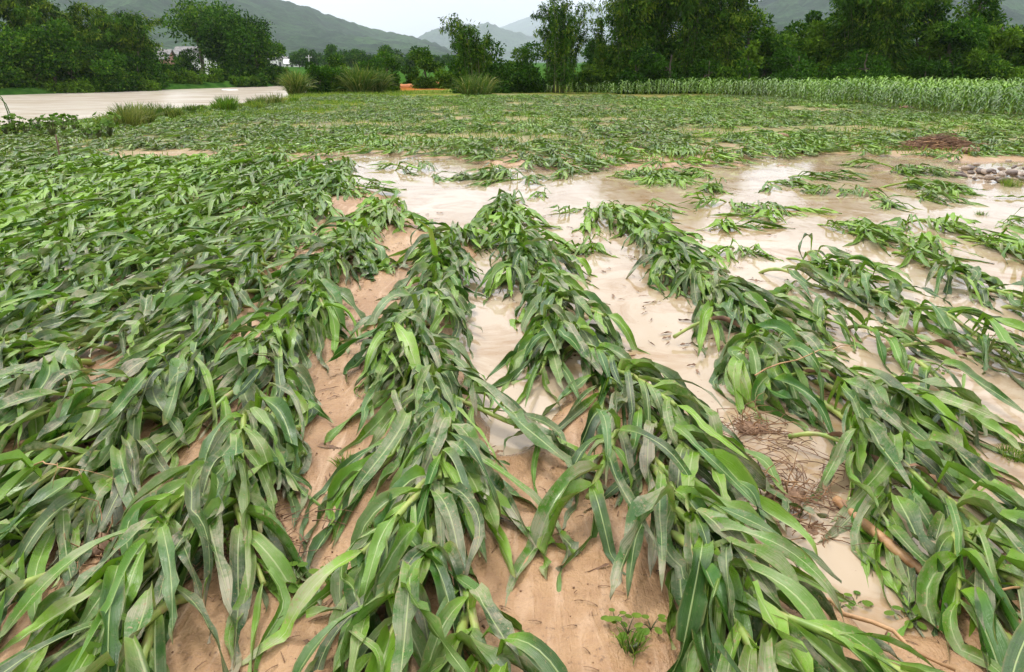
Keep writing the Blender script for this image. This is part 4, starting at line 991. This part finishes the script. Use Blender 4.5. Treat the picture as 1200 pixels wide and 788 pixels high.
# clods, leaf litter in the furrows
def clod_mesh(rg, name, mat):
    k = 9; th = np.linspace(.1, np.pi - .1, 6); ph = np.linspace(0, 2 * np.pi, k, endpoint=False); s = rg.uniform(0, 90)
    V = np.array([[math.sin(a) * math.cos(b), math.sin(a) * math.sin(b), math.cos(a) * .6] for a in th for b in ph]); V *= (1 + .5 * fbm(V[:, 0] * 1.6 + s, V[:, 1] * 1.6 + V[:, 2] * 1.3, 3, 4))[:, None]
    return build_mesh(name, V, grid_faces(6, k, True), mat)
cm = [clod_mesh(rg, 'mud_clod', M_CLOD) for _ in range(6)]
g = Geo()
cand = np.stack([rg.uniform(-2.2, 2.4, 3800), rg.uniform(1.8, 7.5, 3800)], -1); dp = sdf_poly(cand[:, 0], cand[:, 1], POND); cn = vnoise(cand[:, 0] * 3, cand[:, 1] * 3, 15)
for (x, y), d_, c_ in zip(cand, dp, cn):
    if d_ < -.08 or c_ < .42: continue
    zz = float(ground_z(x, y)); a = rg.uniform(0, 6.28); L = rg.uniform(.01, .05)
    if rg.uniform() < .55:
        g.add(*tube(curve_pts((x, y, zz + .003), (x + math.cos(a) * L, y + math.sin(a) * L, zz + .006), .004, 4), [.002, .0018, .0014, .001], 4))
    else:
        V, Fq = box(0, 0, 0, 1, 1, 1, a); r0 = rg.uniform(.002, .006); V = (V - np.array([0, 0, .5])) * r0 * (1 + .5 * rg.normal(0, .5, V.shape)); g.add(V + np.array([x, y, zz + r0 * .4]), Fq)
meta(g.obj('silt_debris', M_CLOD), 'crumbs and bits of root scattered over the silt', 'debris', None, 'stuff')

lg = Geo(); cand = np.stack([rg.uniform(-2.2, 3.6, 900), rg.uniform(1.8, 9.5, 900)], -1); cn = vnoise(cand[:, 0] * 1.7, cand[:, 1] * 1.7, 18)
for (x, y), c_ in zip(cand, cn):
    if c_ < .5: continue
    zz = max(float(ground_z(x, y)), .001) + .003; a = rg.uniform(0, 6.28); L = rg.uniform(.03, .13)
    Vf, Ff, Uf = leaf_strip((0, 0, .004), (math.cos(a), math.sin(a), .1), (-math.sin(a), math.cos(a), 0), L, rg.uniform(.006, .022), rg, 5, 2, 3, .3, .3, rg.normal(0, 1), 0, lowf=.003)
    lg.add(Vf + np.array([x, y, zz]), Ff, Uf, np.array([rg.uniform(0, .4), rg.uniform(.5, 1), rg.uniform(0, .3)]))
for (bx, by, n_) in [(885, 505, 70), (930, 590, 80), (900, 540, 50), (1000, 560, 40), (290, 640, 90), (350, 365, 90)]:
    x0, y0, _ = px2w(bx, by, .02)
    for k in range(n_):
        x, y = x0 + rg.normal(0, .13), y0 + rg.normal(0, .12); a = rg.uniform(0, 6.28); L = rg.uniform(.04, .2); zz = max(float(ground_z(x, y)), 0) + rg.uniform(.002, .03)
        V, Fq = tube(curve_pts((x, y, zz), (x + math.cos(a) * L, y + math.sin(a) * L, max(zz + rg.normal(0, .015), .003)), rg.uniform(0, .02), 5), np.linspace(.0028, .001, 5), 4)
        lg.add(V, Fq, np.full((len(V), 2), .9), np.array([.1, 1., 0]))
meta(lg.obj('plant_litter', M_STRAW), 'brown bits of leaf and root scattered on silt and water', 'litter', None, 'stuff')
# torn leaf ends pressed into silt
for k, (px, py, L, a, lb) in enumerate([(360, 735, .38, 1.75, 'long twisted dark leaf lying across the lower mud channel'), (900, 735, .3, -.4, 'torn leaf lying in silt right of the second row'), (655, 640, .25, .4, 'limp leaf on orange silt between the central rows'),
                                    (1165, 232, .45, 1.5, 'bright green leaf floating flat on the far right water'), (470, 470, .2, -.9, 'curled dark leaf on the upper mud channel'), (905, 590, .22, .9, 'loose leaf on the water near the tangled root ball')]):
    x, y, _ = px2w(px, py, .01); root_z = max(float(ground_z(x, y)), 0) + .006
    Vf, Ff, Uf = leaf_strip((0, 0, .01), (math.sin(a), -math.cos(a), .1), (math.cos(a), math.sin(a), 0), L, .06, rg, 16, 4, .8, .3, .2, .8, 0)
    o = mobj('loose_leaf', Vf, Ff, M_LEAF, None, Uf, np.tile([.5 if k == 3 else .1, .1 if k == 3 else .6, .55 if k == 3 else 0], (len(Vf), 1)), loc=(x, y, root_z)); meta(o, lb, 'leaf', 'torn leaves on the silt')
# single upright blade in the central row
x, y, _ = px2w(512, 300, .22); o = mobj('upright_leaf', *leaf_strip((0, 0, 0), (-.12, 0, 1), (1, 0, 0), .42, .05, rg, 12, 4, .5, .4, .05, .2, 0)[:2], M_LEAF, loc=(x, y, .15)); meta(o, 'single dark blade sticking straight up from the central row', 'leaf')

# straw heap and stones, far right
x, y, _ = px2w(1100, 176, 0); root = empty('straw_heap', (x, y, plant_z(x, y))); meta(root, 'reddish brown heap of dead stalks stranded in the far field', 'debris heap')
g = Geo(); g2 = Geo()
for k in range(420):
    a = rg.uniform(0, 6.28); r = abs(rg.normal(0, .36)); cx_ = rg.normal(0, .42); cy_ = rg.normal(0, .22); zt = max(0, .25 * math.exp(-(cx_ / .55) ** 2 - (cy_ / .35) ** 2)) * rg.uniform(.2, 1)
    a = rg.normal(0, .5); L = rg.uniform(.2, .6); A = np.array([cx_ - math.cos(a) * L / 2, cy_ - math.sin(a) * L / 2, zt + rg.normal(0, .02)]); B = np.array([cx_ + math.cos(a) * L / 2, cy_ + math.sin(a) * L / 2, zt + rg.normal(0, .04)])
    A[2] = max(A[2], .005); B[2] = max(B[2], .005); (g if k % 5 else g2).add(*tube(curve_pts(A, B, rg.uniform(0, .06), 5), np.linspace(.008, .004, 5), 4))
g.obj('dead_stalks', M_STRAW, root); g2.obj('pale_straws', M_POLE, root)
x, y, _ = px2w(1135, 183, 0); o = link('mud_clod', cm[0], None, (x, y, plant_z(x, y) + .05)); o.scale = (.22, .12, .12); meta(o, 'dark sodden clod at the right foot of the straw heap', 'clod')
x, y, _ = px2w(1047, 112, 0); 
stones = [clod_mesh(rg, 'stone', M_STONE) for _ in range(3)]; stoned = [clod_mesh(rg, 'stone', M_STONED) for _ in range(3)]
sp = []
for k in range(46):
    px = rg.uniform(1125, 1225); py = rg.uniform(196, 216) - (px - 1125) * .02
    sp.append((px, py, rg.uniform(.03, .085), rg.uniform() < .45, (px - 1125) / 100))
sp.sort(); nst = {True: 0, False: 0}
for px, py, r, pale, f in sp:
    x, y, _ = px2w(px, py, 0); nst[pale] += 1
    o = link('stone', (stones if pale else stoned)[int(rg.integers(0, 3))], None, (x, y, max(plant_z(x, y), 0) + r * .3 + .14 * f * rg.uniform(.2, 1)))
    o.rotation_euler = (rg.uniform(-.4, .4), rg.uniform(-.4, .4), rg.uniform(0, 6)); o.scale = (r * 1.3, r, r * .9)
    meta(o, f"{'pale' if pale else 'dark'} stone in the pile by the water, {ordinal(nst[pale])} {'pale' if pale else 'dark'} one from the left", 'stone', 'stones piled at the right water edge')
tuft(1185, 217, .22, 260, 'olive grass fringe at the foot of the stone pile', .6, .14)

# near bank left: vegetables, arching reed, foam, rock, orange mounds
def veg(px, py, h, label):
    x, y, _ = px2w(px, py, 0); root = empty('vegetable_plant', (x, y, float(ground_z(x, y)))); meta(root, label, 'vegetable plant', 'broad leaved vegetables on the near bank')
    g = Geo(); s_ = Geo()
    for k in range(20):
        a = rg.uniform(0, 6.28); q = np.array([math.cos(a) * h * .6 * rg.uniform(.3, 1), math.sin(a) * h * .45 * rg.uniform(.3, 1), h * rg.uniform(.45, 1)]); s_.add(*tube(curve_pts((0, 0, 0), q, .03, 4), [.01, .008, .006, .005], 4))
        m = 10; ang = np.linspace(0, 2 * np.pi, m, endpoint=False); u = np.array([math.cos(a) * .6, math.sin(a) * .6, -.45]); s = np.array([-math.sin(a), math.cos(a), 0]); r = h * rg.uniform(.11, .2)
        g.add(np.concatenate([q + f * r * (np.cos(ang)[:, None] * u + np.sin(ang)[:, None] * s * .8) + np.array([0, 0, .06 * f * h * 0]) + rg.normal(0, .01, (m, 3)) for f in (.02, .5, 1)]), grid_faces(3, m, True), None, np.array([rg.uniform(0, .7), rg.uniform(0, .2), 0]))
    s_.obj('stems', M_CULM, root); g.obj('leaves', M_WEED, root)
for i, px in enumerate([8, 20, 33, 47, 62, 75, 88, 103, 117, 130]):
    veg(px, 161 + rg.uniform(-4, 5), .42 + rg.uniform(-.12, .15), f'{ordinal(i + 1)} broad leaved vegetable plant from the left along the near bank')
x, y, _ = px2w(14, 162, 0); root = empty('arching_reed', (x, y, plant_z(x, y))); meta(root, 'two thin reed stems arching over the river at the left border', 'reed')
for dx, hh in ((0, 1.05), (.06, .9)): mobj('stem', *tube([(dx, 0, 0), (dx + .02, 0, hh * .5), (dx - .04, 0, hh * .8), (dx - .18, 0, hh * .97), (dx - .38, 0, hh)], [.016, .013, .011, .009, .004], 5), M_WEED, root)
for px, py, hh, ww, lb, dr in [(150, 152, .55, 1.0, 'rusty weed clump on the near bank left', .9), (168, 148, .5, .9, 'olive weed clump beside the rusty one', .7), (268, 133, .5, .8, 'arching green weed clump overlooking the river', .1), (300, 127, .35, .9, 'dark low weed clump at the river edge', .3), (205, 140, .3, .8, 'short grass clump before the river rock', .5), (105, 142, .35, .6, 'wispy grass clump behind the vegetables', .6)]:
    x, y, _ = px2w(px, py, 0); reed_clump('weed_clump', x, y, hh, ww, rg, 420, lb, 'weed clumps on the near bank', M_REED if dr > .2 else M_WEED, None, 'weeds', .02, 1.6, dr)
for k in range(16):
    px = 118 + k * 15 + rg.uniform(-4, 4); py = float(np.interp(px, [110, 200, 340], [146, 137, 122])) + rg.uniform(-1.5, 3)
    x, y, _ = px2w(px, py, 0); reed_clump('bank_tuft', x, y, rg.uniform(.15, .5), rg.uniform(.4, .9), rg, 200, f'{ordinal(k + 1)} grass tuft from the left along the river edge', 'grass tufts along the near river edge', M_REED if k % 3 else M_WEED, None, 'grass tuft', .02, 1.7, rg.uniform(.1, .7))
def rock(px, py, z, r, label, mat, cat='rock', name='rock', sc3=(1.4, 1, .8)):
    x, y, _ = px2w(px, py, z); o = link(name, clod_mesh(rg, name, mat), None, (x, y, z)); o.scale = tuple(r * s for s in sc3); meta(o, label, cat)
rock(170, 136, -.02, .3, 'brown clod of roots and soil perched over the river', M_CLOD, 'clod', 'soil_clod'); rock(70, 149, .1, .14, 'small dark clump at the river edge above the vegetables', M_CLOD, 'clod', 'soil_clod')
for k, (px, py) in enumerate([(266, 104.6), (272, 104.8)]): rock(px, py + 1, -.38, .28, ['left white fleck of foam at the far river edge', 'right white fleck of foam at the far river edge'][k], M_FOAM, 'foam', 'foam_fleck', (2, 1, .35))
M_ORANGE = simple('orange_earth', (.36, .12, .04), (.50, .2, .07), 4, .9, .6)
for px, py, r, lb in [(478, 103, .55, 'left mound of orange earth by the bank bushes'), (497, 102, .5, 'middle mound of orange earth, lowest of the three'), (524, 102, .8, 'right mound of orange earth, largest of the three')]:
    x, y, _ = px2w(px, py, .0); o = link('earth_mound', clod_mesh(rg, 'earth_mound', M_ORANGE), None, (x, y, .05)); o.scale = (r * 1.9, r, r * .75); meta(o, lb, 'earth mound', 'mounds of orange earth')
for px, py, r, lb in [(1047, 118, .22, 'reddish soil clump at the left corner of the standing maize'), (1062, 127, .2, 'brown soil clump in front of the standing maize'), (915, 160, .16, 'brown clod in the wet patch of the far field'), (627, 118, .2, 'dark clod in the far field left of centre')]:
    rock(px, py, .08, r, lb, M_CLOD, 'clod', 'soil_clod')
